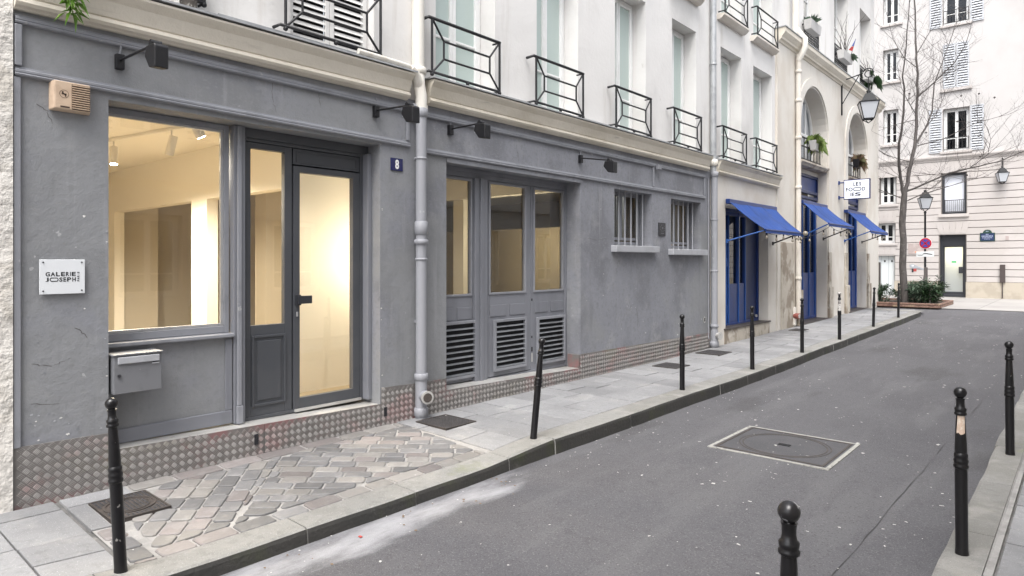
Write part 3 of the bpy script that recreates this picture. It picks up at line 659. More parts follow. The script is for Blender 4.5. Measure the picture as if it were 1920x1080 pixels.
CORN = [(-.02, 3.335), (.03, 3.335), (.045, 3.345), (.075, 3.355), (.088, 3.375), (.08, 3.40), (.062, 3.412), (.072, 3.42), (.085, 3.46), (.105, 3.52), (.135, 3.555), (.15, 3.575), (.15, 3.592), (-.02, 3.60)]

# ------------------------------------------------------------------ neighbour on the far left
nb = thing('neighbour_house', 'sliver of rough cream plaster house at the left edge', 'house', (X(0), 0, 0))
wall_grid(B(), -5, 1.083, -.1, 8.5, [], -.35, .03).obj('wall', 'rough_plaster', nb)
B().fb(-5, 1.07, 8.5, 8.75, -.35, .2).obj('roof_edge', 'zinc', nb)

# ------------------------------------------------------------------ gallery house
gh = thing('gallery_house', 'grey-painted gallery front with pale upper wall, number 8', 'house', (X(0), 2.8, 0))
UE = 4.555
wall_grid(B(), 1.087, UE, -.1, 3.36, [(1.655, 4.10, -.2, 2.83)], -.30, 0).obj('wall', 'grey_render', gh)
wall_grid(B(), 1.087, UE, 3.36, 9.2, [(1.25, 2.20, 3.64, 5.7), (3.12, 4.04, 3.64, 5.7)], -.35, -.02).obj('upper_wall', 'cream_render', gh)
B().fb(1.087, UE, 9.2, 9.45, -.35, .25).obj('eaves', 'zinc', gh)
B().run(CORN, 1.087, 4.43, -.01, .0, 6).obj('cornice', 'cornice_stone', gh)
B().fb(1.087, 4.46, 3.602, 3.618, -.02, .165).obj('zinc_flashing', 'zinc', gh)
B().fb(2.45, 4.40, 3.62, 3.68, -.02, .03).obj('base_course', 'zinc', gh)
MP = [(-.002, 0), (.014, 0), (.03, .006), (.034, .016), (.026, .024), (.03, .03), (.03, .044), (.014, .052), (.012, .066), (-.002, .066)]
B().run([(w, z + 2.885) for w, z in MP], 1.095, 4.47, -.0, -.04, 4).obj('moulding', 'grey_trim', gh)
B().run([(w, z + 3.235) for w, z in MP], 1.095, 4.47, 0, -.03, 4).obj('moulding', 'grey_trim', gh)
B().fb(1.092, 1.135, 2.955, 3.232, .002, .028).obj('moulding', 'grey_trim', gh, bevel=.006)
B().fb(4.425, 4.465, 2.915, 3.202, .002, .028).obj('moulding', 'grey_trim', gh, bevel=.006)
B().fb(1.088, 1.128, .405, 2.88, .001, .022).obj('corner_strip', 'grey_trim', gh, bevel=.004)
# shop window
sw = B().frame(1.658, 2.655, 1.035, 2.826, .045, -.27, -.22, .06).obj('shop_window', 'grey_trim', gh, bevel=.004)
B().frame(1.704, 2.609, 1.097, 2.780, .02, -.265, -.235).obj('inner_frame', 'silver_frame', sw)
B().fb(1.72, 2.595, 1.11, 2.765, -.254, -.248).obj('pane', 'shop_glass', sw)
B().fb(1.66, 2.665, 1.0, 1.033, -.26, -.13).obj('sill', 'grey_trim', gh, bevel=.008)
B().fb(1.66, 2.66, .26, .999, -.26, -.185).obj('apron_panel', 'grey_render', gh)
B().fb(1.66, 2.66, (.262, .256), .37, -.184, -.165).obj('apron_rail', 'grey_wood', gh, bevel=.006)
B().fb(2.60, 2.66, .371, .985, -.184, -.168).obj('apron_stile', 'grey_wood', gh, bevel=.006)
B().fb(2.668, 2.77, .245, 2.828, -.29, -.16).obj('mullion', 'grey_wood', gh, bevel=.006)
B().fb(2.69, 2.73, .40, 2.826, -.159, -.135).obj('mullion', 'grey_trim', gh, bevel=.008)
B().fb(2.685, 2.738, .245, .399, -.159, -.128).obj('mullion_base', 'grey_trim', gh, bevel=.005)
# entrance door
dr = B().frame(2.776, 4.045, .232, 2.745, .03, -.30, -.215).obj('entrance_door', 'door_metal', gh, bevel=.003)
B().fb(2.776, 4.098, 2.746, 2.828, -.30, -.20).obj('door_lintel', 'door_metal', gh)
def leafframe(u0, u1, z0, z1, a, c, d, e, w0, w1):   # leaf u0..u1 z0..z1 with opening a..c d..e
    b = B(); b.fb(u0, a, z0, z1, w0, w1); b.fb(c, u1, z0, z1, w0, w1); b.fb(a, c, z0, d, w0, w1); return b.fb(a, c, e, z1, w0, w1)
b = leafframe(2.81, 3.255, .26, 2.712, 2.853, 3.18, 1.075, 2.66, -.285, -.228); b.obj('leaf', 'door_metal', dr, bevel=.003)
B().fb(2.85, 3.183, 1.07, 2.665, -.262, -.256).obj('pane', 'door_glass', dr)
B().frame(2.86, 3.19, .35, .985, .022, -.227, -.214).obj('panel_moulding', 'door_metal', dr, bevel=.004)
B().fb(2.91, 3.14, .40, .935, -.227, -.219).obj('panel', 'door_metal', dr, bevel=.004)
b = leafframe(3.268, 4.012, .262, 2.548, 3.335, 3.93, .36, 2.490, -.285, -.222); b.obj('leaf', 'door_metal', dr, bevel=.003)
B().fb(3.33, 3.935, .355, 2.495, -.262, -.256).obj('pane', 'door_glass', dr)
B().fb(3.268, 4.012, 2.562, 2.71, -.285, -.228).obj('transom_panel', 'door_metal', dr, bevel=.003)
for a in ((3.23, 3.29, .25, 2.73), (3.291, 4.02, 2.53, 2.58), (2.79, 2.83, .25, 2.72), (3.99, 4.03, .25, 2.529), (2.831, 3.229, 2.69, 2.74), (3.291, 4.03, 2.69, 2.74)): B().fb(*a, -.302, -.287).obj('leak_stop', 'dark_metal', dr)  # dark strips added behind the gaps to stop room light leaking through
B().fb(2.70, 4.1, 2.735, 2.84, -.33, -.303).obj('lintel_leak_stop', 'dark_metal', gh)  # backing plate added to block the glow leaking at the lintel
B().frame(3.30, 3.98, 2.585, 2.69, .012, -.227, -.221).obj('transom_moulding', 'door_metal', dr)
b = B(); b.fb(3.285, 3.335, 1.235, 1.335, -.22, -.195); b.fb(3.295, 3.44, 1.25, 1.325, -.194, -.178); b.obj('handle', 'dark_metal', dr, bevel=.004)
b = B(); b.lathe([(.016, 0), (.016, .004), (.010, .008)], (0, 0, 0), 12); 
B().fb(3.292, 3.312, 1.13, 1.175, -.221, -.21).obj('lock', 'silver_frame', dr, bevel=.004)
B().fb(4.046, 4.098, .24, 2.745, -.29, -.13).obj('jamb', 'grey_wood', gh, bevel=.006)
B().fb(3.27, 4.01, .24, .262, -.26, -.19).obj('threshold', 'worn_metal', gh)
# plinth of chequer plate
tread(gh, 1.089, 1.655, -.08, (.41, .398), .014, label='x')
st = B().fb(1.657, 4.098, -.08, (.262, .205), -.295, -.0).obj('step', 'worn_metal', gh)
tread(gh, 1.657, 2.85, -.08, (.268, .241), .014); tread(gh, 2.855, 4.108, -.08, (.241, .211), .014)
tread(gh, 4.112, UE - .002, -.08, (.372, .355), .015)
for u in (2.76, 4.135): B().fb(u, u + .035, .08, .17, .017, .023).obj('iron_tab', 'plaque_black', gh)
# upper windows: louvred shutters left of the downpipe
for (a, c) in ((3.15, 3.578), (3.584, 4.01)): louvre_leaf(gh, a, c, 3.66, 5.68, -.10, .062)
railing(gh, 2.945, 4.03, 3.70, 4.27, .10)
casement(gh, 1.28, 2.17, 3.66, 5.68, -.22)
railing(gh, 1.12, 2.30, 3.70, 4.27, .10)

# ------------------------------------------------------------------ middle house
mh2 = thing('middle_house', 'long pale house with grey ground floor and six railed windows', 'house', (X(0), 10, 0))
UG = 11.80; US = 15.30
wall_grid(B(), UE + .003, UG, -.1, 3.34, [(5.01, 7.58, -.2, 2.77), (8.46, 9.59, 1.88, 2.75), (10.25, 11.40, 1.85, 2.73)], -.30, 0).obj('wall', 'grey_render', mh2)
wall_grid(B(), UG + .002, US, -.1, 3.34, [(12.50, 14.80, .30, 2.75)], -.32, 0).obj('wall', 'warm_cream', mh2)
WU = [(4.87, 5.83), (6.63, 7.55), (8.51, 9.43), (10.33, 11.25), (12.32, 13.34), (13.98, 15.09)]
wall_grid(B(), UE + .003, US, 3.34, 9.8, [(a, c, 3.62, 5.85) for a, c in WU] + [(a, c, 6.44, 8.4) for a, c in WU], -.42, -.02).obj('upper_wall', 'cream_render', mh2)
B().fb(UE + .003, US, 9.8, 10.05, -.42, .25).obj('eaves', 'zinc', mh2)
b = B().run(CORN, 4.70, 11.62, .0, .0, 10); b.obj('cornice', 'cornice_stone', mh2)
B().run([(w, z - .01) for w, z in CORN], 12.02, 15.29, .0, -.02, 4).obj('cornice', 'cornice_stone', mh2)
B().fb(4.68, 11.64, 3.602, 3.617, -.02, .165).obj('zinc_flashing', 'zinc', mh2)
B().fb(12.0, 15.295, 3.585, 3.60, -.02, .165).obj('zinc_flashing', 'zinc', mh2)
for k, (a, c) in enumerate(WU):
    casement(mh2, a + .01, c - .01, 3.63, 5.84, -.26)
    B().fb(a + .004, c - .004, 3.605, 3.629, -.30, .0).obj('sill', 'window_white', mh2)
    railing(mh2, a - .23, c - .06, 3.665, 4.25, .11)
    if k < 5: B().fb(c + .05, WU[k + 1][0] - .25, 3.62, 3.665, -.019, .05).obj('zinc_upstand', 'zinc', mh2)
    if k >= 2:
        casement(mh2, a + .01, c - .01, 6.45, 8.39, -.26)
        B().run([(-.02, 6.33), (.05, 6.33), (.10, 6.37), (.13, 6.40), (.13, 6.435), (-.02, 6.44)], a - .17, c + .05).obj('sill', 'warm_cream', mh2)
        railing(mh2, a - .15, c - .0, 6.47, 7.05, .11)
# fascia
B().run([(w, z + 2.81) for w, z in MP], 4.66, 11.55, .0, -.0, 4).obj('moulding', 'grey_trim', mh2)
B().run([(w, z + 3.20) for w, z in MP], 4.66, 11.55, .0, .0, 4).obj('moulding', 'grey_trim', mh2)
for u in (9.60, 11.50): B().fb(u, u + .05, 2.878, 3.199, .002, .024).obj('moulding', 'grey_trim', mh2, bevel=.006)
B().fb(9.66, 9.76, 3.16, 3.235, .031, .09).obj('junction_box', 'grey_trim', mh2, bevel=.005)
B().fb(5.012, 7.60, 2.755, 2.806, -.02, .012).obj('lintel_board', 'grey_render', mh2)
# triple door with louvred vents
td = B().frame(5.014, 7.576, .16, 2.768, .05, -.32, -.235, .03).obj('triple_door', 'grey_wood', mh2, bevel=.004)
B().fb(5.064, 7.526, 2.66, 2.718, -.31, -.245).obj('head_rail', 'grey_wood', td, bevel=.004)
B().fb(5.675, 5.885, .19, 2.659, -.31, -.20).obj('post', 'grey_wood', td, bevel=.006); B().fb(5.75, 5.81, .19, 2.659, -.199, -.18).obj('post', 'grey_wood', td, bevel=.006)
for (a, c, gl0, gl1, v0, v1, zb) in ((5.066, 5.674, 5.10, 5.64, 5.09, 5.715, .21), (5.887, 6.772, 5.975, 6.655, 6.03, 6.655, .20), (6.778, 7.524, 6.85, 7.49, 6.89, 7.505, .17)):
    lf = leafframe(a, c, zb, 2.657, gl0, gl1, 1.25, 2.625, -.30, -.245).obj('leaf', 'grey_wood', td, bevel=.004)
    B().frame(gl0 - .02, gl1 + .02, 1.232, 2.645, .028, -.244, -.232).obj('bead', 'grey_trim', td, bevel=.004)
    B().fb(gl0 - .004, gl1 + .004, 1.246, 2.63, -.275, -.269).obj('pane', 'dim_glass', td)
    um = (gl0 + gl1) / 2
    for (p0, p1) in ((gl0, um - .035), (um + .035, gl1)): B().fb(p0, p1, .955, 1.10, -.244, -.236).obj('panel', 'grey_wood', td, bevel=.005)
for (v0, v1, z0, z1) in ((5.07, 5.715, .255, .94), (6.03, 6.655, .265, .915), (6.885, 7.51, .25, .893)):
    vt = B().frame(v0, v1, z0, z1, .035, -.243, -.205).obj('louvre_vent', 'grey_trim', mh2, bevel=.004)
    B().fb(v0 + .03, v1 - .03, z0 + .03, z1 - .03, -.2435, -.2405).obj('backing', 'dark_void', vt)
    n = 9; hh = (z1 - z0 - .08) / n; me = None
    for i in range(n):
        z = z0 + .045 + i * hh
        if me is None:
            b = B(); b.hexa([(X(-.206), v0 + .036, z), (X(-.206), v1 - .036, z), (X(-.212), v1 - .036, z - .004), (X(-.212), v0 + .036, z - .004), (X(-.232), v0 + .036, z + hh * .26), (X(-.232), v1 - .036, z + hh * .26), (X(-.238), v1 - .036, z + hh * .22), (X(-.238), v0 + .036, z + hh * .22)])
            o = b.obj('slat', 'vent_metal', vt); me = o.data; base = o.location.copy()
        else:
            o = bpy.data.objects.new('slat', me); COL.objects.link(o); o.parent = vt; o.location = base + Vector((0, 0, i * hh)); o.rotation_euler = (random.uniform(-.004, .004), random.uniform(-.05, .05), 0)
for (z0, z1, w_) in ((.44, .50, .012), (.62, .65, .008), (1.12, 1.15, .01)): B().fb(6.79, 6.80 + w_, z0, z1, -.244, -.24).obj('keyhole', 'dark_void', mh2)
B().fb(6.79, 6.815, .30, .42, -.244, -.241).obj('worn_plate', 'worn_metal', mh2)
B().fb(5.012, 7.578, -.08, (.212, .148), -.33, -.0).obj('step', 'worn_metal', mh2)
tread(mh2, UE + .001, 4.998, -.08, (.355, .35), .015); tread(mh2, 5.0, 7.555, -.08, (.218, .150), .014)
tread(mh2, 7.56, UG - .06, -.08, (.342, .305), .015)
B().fb(7.545, 7.581, .15, .335, -.2, -.002).obj('return_plate', 'tread_plate', mh2)
# barred windows
for (a, c, z0, z1, n) in ((8.46, 9.59, 1.88, 2.75, 6), (10.25, 11.40, 1.85, 2.73, 6)):
    wn = B().frame(a + .005, c - .005, z0 + .03, z1 - .004, .05, -.29, -.235).obj('barred_window', 'grey_trim', mh2, bevel=.004)
    B().fb(a + .055, c - .055, z0 + .11, z0 + .15, -.28, -.24).obj('rail', 'grey_trim', wn)
    B().fb((a + c) / 2 - .03, (a + c) / 2 + .03, z0 + .15, z1 - .055, -.28, -.24).obj('mullion', 'grey_trim', wn)
    B().fb(a + .05, c - .05, z0 + .07, z1 - .05, -.268, -.262).obj('pane', 'dim_glass', wn)
    B().fb(a + .02, c - .02, z0 + .05, z1 - .02, -.62, -.6).obj('blind', 'room_dark', wn)
    B().fb(a - .09, c + .09, z0 - .09, z0 + .012, -.20, .10).obj('sill', 'sill_paint', mh2, bevel=.008)
    for i in range(n):
        u = a + .13 + i * (c - a - .22) / (n - 1); B().tube([(X(-.12), u, z0 + .012), (X(-.12), u, z1)], .013, 8).obj('bar', 'bar_paint', wn)
g = B(); vs_ = [];
for k in range(16):
    a = 2 * math.pi * k / 16; vs_.append((X(.004), 11.55 + .045 * math.cos(a), .56 + .06 * math.sin(a)))
g.prism(vs_, (.004, 0, 0)); g.obj('vent_hole', 'worn_metal', mh2)
B().fb(11.53, 11.57, .53, .60, .009, .012).obj('vent_slot', 'dark_void', mh2)
# blue shop front in the cream wall
bd = B().frame(12.52, 14.78, .31, 2.74, .06, -.30, -.20).obj('blue_shop_front', 'blue_paint', mh2, bevel=.004)
lv = [12.58, 13.14, 13.66, 14.02]
for k in range(3):
    a, c = lv[k] + .004, lv[k + 1] - .004
    leafframe(a, c, .34, 2.68, a + .035, c - .035, 1.18, 2.60, -.29, -.215).obj('leaf', 'blue_paint', bd, bevel=.004)
    B().fb(a + .03, c - .03, 1.175, 2.605, -.262, -.256).obj('pane', 'blue_door_glass', bd)
    B().fb(c - .02, c + .01, .34, 2.6, -.214, -.195).obj('edge_strip', 'blue_bright', bd)
B().tube([(X(-.17), 12.92, .36), (X(-.17), 12.92, 2.3)], .016, 8).obj('pull_bar', 'blue_bright', bd)
for z in (.6, 1.55): B().fb(12.90, 12.945, z, z + .16, -.20, -.15).obj('bolt', 'blue_bright', bd, bevel=.006)
B().fb(14.06, 14.74, .34, 2.66, -.29, -.235).obj('open_leaf', 'navy_panel', bd)
B().fb(14.64, 14.70, .40, .46, -.234, -.2).obj('door_stop', 'worn_metal', bd, bevel=.01)
B().fb(12.44, 14.86, -.05, .295, -.28, .012).obj('stone_step', 'weathered_stone', mh2, bevel=.01)
B().fb(12.42, 14.88, .296, .325, -.28, .035).obj('step_tread', 'cast_iron', mh2, bevel=.004)
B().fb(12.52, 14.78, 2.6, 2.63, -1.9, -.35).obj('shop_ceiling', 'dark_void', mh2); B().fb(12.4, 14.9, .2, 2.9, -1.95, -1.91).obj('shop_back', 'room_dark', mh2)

# ------------------------------------------------------------------ arched house at the corner
ah = thing('arched_house', 'cream corner house with two tall stone arches and blue shop doors', 'house', (X(0), 20, .1))
U0, U1, WA = 15.303, 24.95, .03
ARC = [(16.87, 19.10, 5.02, 1.115), (21.09, 23.30, 5.06, 1.105)]
def arch_pts(uc, zs, r, rz_, n=20): return [(uc - r * math.cos(math.pi * k / n), zs + rz_ * math.sin(math.pi * k / n)) for k in range(n + 1)]
g = B(); top = 6.72; xs0, xs1 = X(-.45), X(WA)
ed = [U0]
for (a, c, zs, r) in ARC: ed += [a, c]
ed += [U1]
for i in range(0, 6, 2): g.fb(ed[i], ed[i + 1], -.05, top, -.45, WA)
for (a, c, zs, r) in ARC:
    p = arch_pts((a + c) / 2, zs, r, 1.11); n = len(p)
    for i in range(n - 1):
        (ua, za), (ub, zb) = p[i], p[i + 1]
        g.add([(xs1, ua, za), (xs1, ub, zb), (xs1, ub, top), (xs1, ua, top), (xs0, ua, za), (xs0, ub, zb), (xs0, ub, top), (xs0, ua, top)], [(0, 1, 2, 3), (7, 6, 5, 4), (0, 4, 5, 1), (3, 2, 6, 7)])
g.obj('wall', 'warm_cream', ah)
for (a, c, zs, r) in ARC:                                # archivolt bands
    uc = (a + c) / 2; g = B(); p = arch_pts(uc, zs, r + .04, 1.15); q = arch_pts(uc, zs, r + .30, 1.36); n = len(p)
    p = [(uc - r - .04, 1.9)] + p + [(uc + r + .04, 1.9)]; q = [(uc - r - .30, 1.9)] + q + [(uc + r + .30, 1.9)]
    for i in range(len(p) - 1):
        v = [(X(WA + .002), *p[i]), (X(WA + .002), *q[i]), (X(WA + .002), *q[i + 1]), (X(WA + .002), *p[i + 1])]; d = .035
        g.add(v + [(x + d, y, z) for x, y, z in v], [(4, 5, 6, 7), (0, 4, 7, 3), (1, 2, 6, 5)])
    g.obj('archivolt', 'warm_cream', ah)
    for s, u in ((-1, uc - r - .30), (1, uc + r + .04)):
        B().fb(u, u + .26, .02, 1.899, WA + .001, WA + .045).obj('pilaster', 'weathered_stone', ah, bevel=.008)
        B().fb(u - .03, u + .29, .0, .95, WA + .046, WA + .085).obj('pilaster_base', 'weathered_stone', ah, bevel=.012)
B().fb(15.5, 16.35, .02, 2.1, WA + .001, WA + .03).obj('worn_patch', 'weathered_stone', ah, bevel=.01)
CP = [(-.1, 6.70), (.05, 6.70), (.07, 6.74), (.11, 6.76), (.12, 6.80), (.17, 6.86), (.20, 6.90), (.20, 7.0), (-.1, 7.0)]
B().run(CP, U0 + .02, U1 + .15).obj('cornice', 'cornice_stone', ah)
B().fb(U0, U1 + .17, 7.003, 7.025, -.1, .22).obj('zinc_flashing', 'zinc', ah)
W3 = [(17.55, 18.93), (20.25, 21.70), (23.05, 24.45)]
wall_grid(B(), U0, U1, 7.0, 11.2, [(a, c, 7.05, 9.75) for a, c in W3], -.50, -.10).obj('upper_wall', 'cream_render', ah)
B().fb(U0, U1, 11.2, 11.5, -.5, .2).obj('eaves', 'zinc', ah)
B().box(-12, X(-.46), U1 - .35, U1, -.05, 11.2).obj('side_wall', 'cream_render', ah)
for (a, c) in W3:
    casement(ah, a + .01, c - .01, 7.06, 9.74, -.40, bars=(.3, .62), gm='dim_glass', back='curtain_grey')
    rl = B(); 
    for (p_, q_) in (((a + .02, 7.10), (c - .02, 7.10)), ((a + .02, 7.95), (c - .02, 7.95)), ((a + .02, 7.85), (c - .02, 7.85))): rl.tube([(X(-.13), *p_), (X(-.13), *q_)], .014, 6)
    rl = rl.obj('ornate_railing', 'iron_black', ah); bb = B()
    n = 11
    for i in range(n + 1):
        u = a + .03 + (c - a - .06) * i / n; bb.tube([(X(-.13), u, 7.1), (X(-.13), u, 7.95)], .010, 5)
    for i in range(n):
        u = a + .03 + (c - a - .06) * (i + .5) / n
        for z in (7.22, 7.36, 7.50, 7.64, 7.76):
            bb.tube([(X(-.13), u + .045 * math.cos(t_), z + .055 * math.sin(t_)) for t_ in [2 * math.pi * k / 8 for k in range(9)]], .009, 4)
    bb.obj('scrollwork', 'iron_black', rl)['kind'] = 'stuff'
for k, (a, c, zs, r) in enumerate(ARC):
    uc = (a + c) / 2
    # arched window
    win = B(); wf = -.34; q = arch_pts(uc, zs, r + .02, 1.13); p = arch_pts(uc, zs, r - .08, 1.03)
    q = [(uc - r - .02, 4.20)] + q + [(uc + r + .02, 4.20)]; p = [(uc - r + .08, 4.20)] + p + [(uc + r - .08, 4.20)]
    for i in range(len(p) - 1):
        v = [(X(wf), *p[i]), (X(wf), *q[i]), (X(wf), *q[i + 1]), (X(wf), *p[i + 1])]; win.add(v + [(x - .07, y, z) for x, y, z in v], [(0, 1, 2, 3), (0, 4, 7, 3)])
    for u in (uc - r * .5, uc, uc + r * .5): 
        hz = zs + 1.06 * math.sqrt(max(0, 1 - ((u - uc) / r) ** 2)); win.fb(u - .03, u + .03, 4.2, hz, wf - .06, wf - .01)
    win.fb(uc - r, uc + r, 4.2, 4.27, wf - .07, wf - .005); win.fb(uc - r, uc + r, 5.0, 5.07, wf - .05, wf - .008)
    w_ = win.obj('arched_window', 'window_white', ah)
    pane = B(); pp = [(uc - r, 4.2)] + arch_pts(uc, zs, r, 1.11) + [(uc + r, 4.2)]
    pane.add([(X(wf - .04), *v) for v in pp], [tuple(range(len(pp)))]); pane.obj('pane', 'dark_glass', w_, fix=False)
    B().fb(a, c, 4.0, 6.3, wf - .6, wf - .55).obj('curtain', 'curtain_grey', w_)
    B().run([(-.44, 4.06), (.03, 4.06), (.06, 4.10), (.10, 4.13), (.10, 4.17), (-.44, 4.18)], a + .002, c - .002).obj('sill', 'weathered_stone', ah)
    rl = B()
    for z in (4.30, 4.62, 4.85): rl.tube([(X(-.14), a + .02, z), (X(-.14), c - .02, z)], .018, 6)
    for i in range(9): u = a + .05 + (c - a - .1) * i / 8; rl.tube([(X(-.14), u, 4.19), (X(-.14), u, 4.85)], .012, 5)
    rl.obj('railing', 'iron_black', ah)
    B().fb(a + .002, c - .002, 3.95, 4.055, -.42, -.2).obj('spandrel', 'warm_cream', ah)
    # blue transom and doors
    tr = B().frame(a + .004, c - .004, 3.30, 3.945, .07, -.30, -.2).obj('transom', 'navy_panel', ah, bevel=.006)
    B().fb(a + .074, c - .074, 3.52, 3.87, -.27, -.23).obj('panel', 'blue_paint', tr, bevel=.01); B().fb(a + .074, c - .074, 3.44, 3.519, -.28, -.18).obj('ledge', 'navy_panel', tr, bevel=.01)
    zb = gz(uc) + .02
    dd_ = B().frame(a + .004, c - .004, zb, 3.296, .07, -.34, -.24).obj('blue_doors', 'blue_paint', ah, bevel=.004)
    n = 4; wd = (c - a - .15) / n
    for i in range(n):
        p0 = a + .075 + i * wd; p1 = p0 + wd - .006
        leafframe(p0, p1, zb + .05, 3.22, p0 + .04, p1 - .04, 1.35, 3.14, -.33, -.255).obj('leaf', 'blue_paint', dd_, bevel=.004)
        B().fb(p0 + .035, p1 - .035, 1.345, 3.145, -.30, -.294).obj('pane', 'blue_door_glass', dd_)
        B().fb(p1 - .05, p1 - .02, zb + .05, 3.1, -.254, -.236).obj('edge_strip', 'blue_bright', dd_)
    B().fb(a - .1, c + .1, -.05, zb - .002, -.4, .12).obj('threshold', 'cast_iron', ah, bevel=.006)
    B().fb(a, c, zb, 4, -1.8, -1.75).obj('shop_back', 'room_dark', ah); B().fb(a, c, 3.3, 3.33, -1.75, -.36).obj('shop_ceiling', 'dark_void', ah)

# ------------------------------------------------------------------ rooms behind the gallery glass
ZF, ZC = .255, 3.05
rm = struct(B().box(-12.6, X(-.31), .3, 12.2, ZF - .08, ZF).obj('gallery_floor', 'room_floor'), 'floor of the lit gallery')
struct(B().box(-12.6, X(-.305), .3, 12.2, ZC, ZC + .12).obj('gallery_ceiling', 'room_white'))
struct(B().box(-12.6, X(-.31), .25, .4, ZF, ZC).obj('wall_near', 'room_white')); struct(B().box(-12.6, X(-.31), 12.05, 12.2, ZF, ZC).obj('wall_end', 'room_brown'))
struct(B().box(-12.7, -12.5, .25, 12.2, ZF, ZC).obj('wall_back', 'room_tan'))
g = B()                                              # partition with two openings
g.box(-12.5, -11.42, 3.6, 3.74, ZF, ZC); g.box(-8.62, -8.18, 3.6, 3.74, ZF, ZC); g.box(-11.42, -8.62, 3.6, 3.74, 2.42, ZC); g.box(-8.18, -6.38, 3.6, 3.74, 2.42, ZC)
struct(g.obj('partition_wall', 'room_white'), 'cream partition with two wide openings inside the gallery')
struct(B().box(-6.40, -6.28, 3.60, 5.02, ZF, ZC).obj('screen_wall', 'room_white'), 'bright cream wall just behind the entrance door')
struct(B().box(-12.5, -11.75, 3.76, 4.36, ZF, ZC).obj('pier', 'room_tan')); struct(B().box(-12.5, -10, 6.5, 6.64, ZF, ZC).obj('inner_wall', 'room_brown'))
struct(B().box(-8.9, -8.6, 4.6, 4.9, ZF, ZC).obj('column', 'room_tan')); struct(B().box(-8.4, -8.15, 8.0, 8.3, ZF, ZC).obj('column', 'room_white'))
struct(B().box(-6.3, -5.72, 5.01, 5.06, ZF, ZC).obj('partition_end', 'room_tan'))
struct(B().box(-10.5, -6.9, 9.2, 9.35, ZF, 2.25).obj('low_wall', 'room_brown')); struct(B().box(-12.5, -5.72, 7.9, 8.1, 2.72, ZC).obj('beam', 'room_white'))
tr_ = thing('ceiling_track', 'white lighting track on the gallery ceiling', 'light track', (-7.6, 2.72, 3.0))
b = B(); d = Vector((1.56, .27, 0)); p0 = Vector((-8.55, 2.565, 3.02)); sd = Vector((-d.y, d.x, 0)).normalized() * .018
b.prism([p0 - sd, p0 - sd + d, p0 + sd + d, p0 + sd], (0, 0, .028)); b.obj('rail', 'track_white', tr_)
def track_spot(loc, label, aim, on, power):
    t = thing('spotlight', label, 'spotlight', (loc[0], loc[1], loc[2])); L0 = Vector(loc); a = Vector(aim).normalized()
    B().tube([L0, L0 - Vector((0, 0, .07))], .008, 6).obj('stem', 'track_white', t)
    c = L0 - Vector((0, 0, .16)); B().tube([c - a * .10, c + a * .10], .042, 14).obj('can', 'track_white', t)
    B().tube([c + a * .1005, c + a * .104], .034, 14).obj('lens', 'lamp_on' if on else 'track_white', t)
    l = bpy.data.lights.new('spot_light', 'SPOT'); l.spot_size = R_(165); l.spot_blend = .6; l.energy = power * 2.2; l.color = (1, .905, .74); l.shadow_soft_size = .12
    lo = bpy.data.objects.new('spot_light', l); COL.objects.link(lo); lo.parent = t; lo.location = Vector((0, 0, -.16)) + a * .26; return t
track_spot((-8.33, 2.62, 3.015), 'lit white spotlight at the left edge of the shop window', (.12, -.05, -1), True, 72)
track_spot((-7.16, 2.79, 3.015), 'white spotlight pointing down left on the gallery ceiling track', (-.28, -.1, -.9), False, 55)
t = thing('fill_globe', 'added globe lamp out of view, lighting the wall behind the entrance', 'lamp', (X(-.31), 4.72, 1.62))  # invented fill lamp, hidden behind the pier, evens out the screen wall
B().lathe([(.01, -.1), (.075, -.066), (.1, 0), (.075, .066), (.01, .1)], (X(-.42), 4.72, 1.72), 14).obj('globe', 'lamp_small', t); B().tube([(X(-.305), 4.72, 1.60), (X(-.42), 4.72, 1.60)], .02, 8).obj('stem', 'dark_metal', t)
l = bpy.data.lights.new('fill_globe_light', 'POINT'); l.energy = 4.5; l.color = (1, .91, .76); l.shadow_soft_size = .15; lo = bpy.data.objects.new('fill_globe_light', l); COL.objects.link(lo); lo.parent = t; lo.location = (-.12, -.25, .1)
track_spot((-5.9, 2.5, 3.0), 'added spotlight out of view, brightening the wall behind the entrance', (-.1, .5, -.8), True, 22)  # extra spotlight put in out of view to brighten the screen wall
t = thing('bulb_lamp', 'small bright bulb hanging behind the triple door', 'lamp', (-7.05, 8.35, 1.9))
B().lathe([(.002, -.05), (.03, -.03), (.036, 0), (.025, .03), (.01, .045)], (-7.05, 8.35, 2.0), 10).obj('bulb', 'lamp_small', t); B().tube([(-7.05, 8.35, 2.04), (-7.05, 8.35, 3.05)], .004, 5).obj('cord', 'dark_metal', t)
l = bpy.data.lights.new('bulb_light', 'POINT'); l.energy = 20; l.color = (1, .85, .6); l.shadow_soft_size = .06; lo = bpy.data.objects.new('bulb_light', l); COL.objects.link(lo); lo.parent = t; lo.location = (0, 0, .02)
track_spot((-7.9, 6.2, 3.04), 'added spotlight brightening the back room behind the triple door', (.1, .2, -.9), False, 9)  # fill light added to lift the dark room behind the triple door

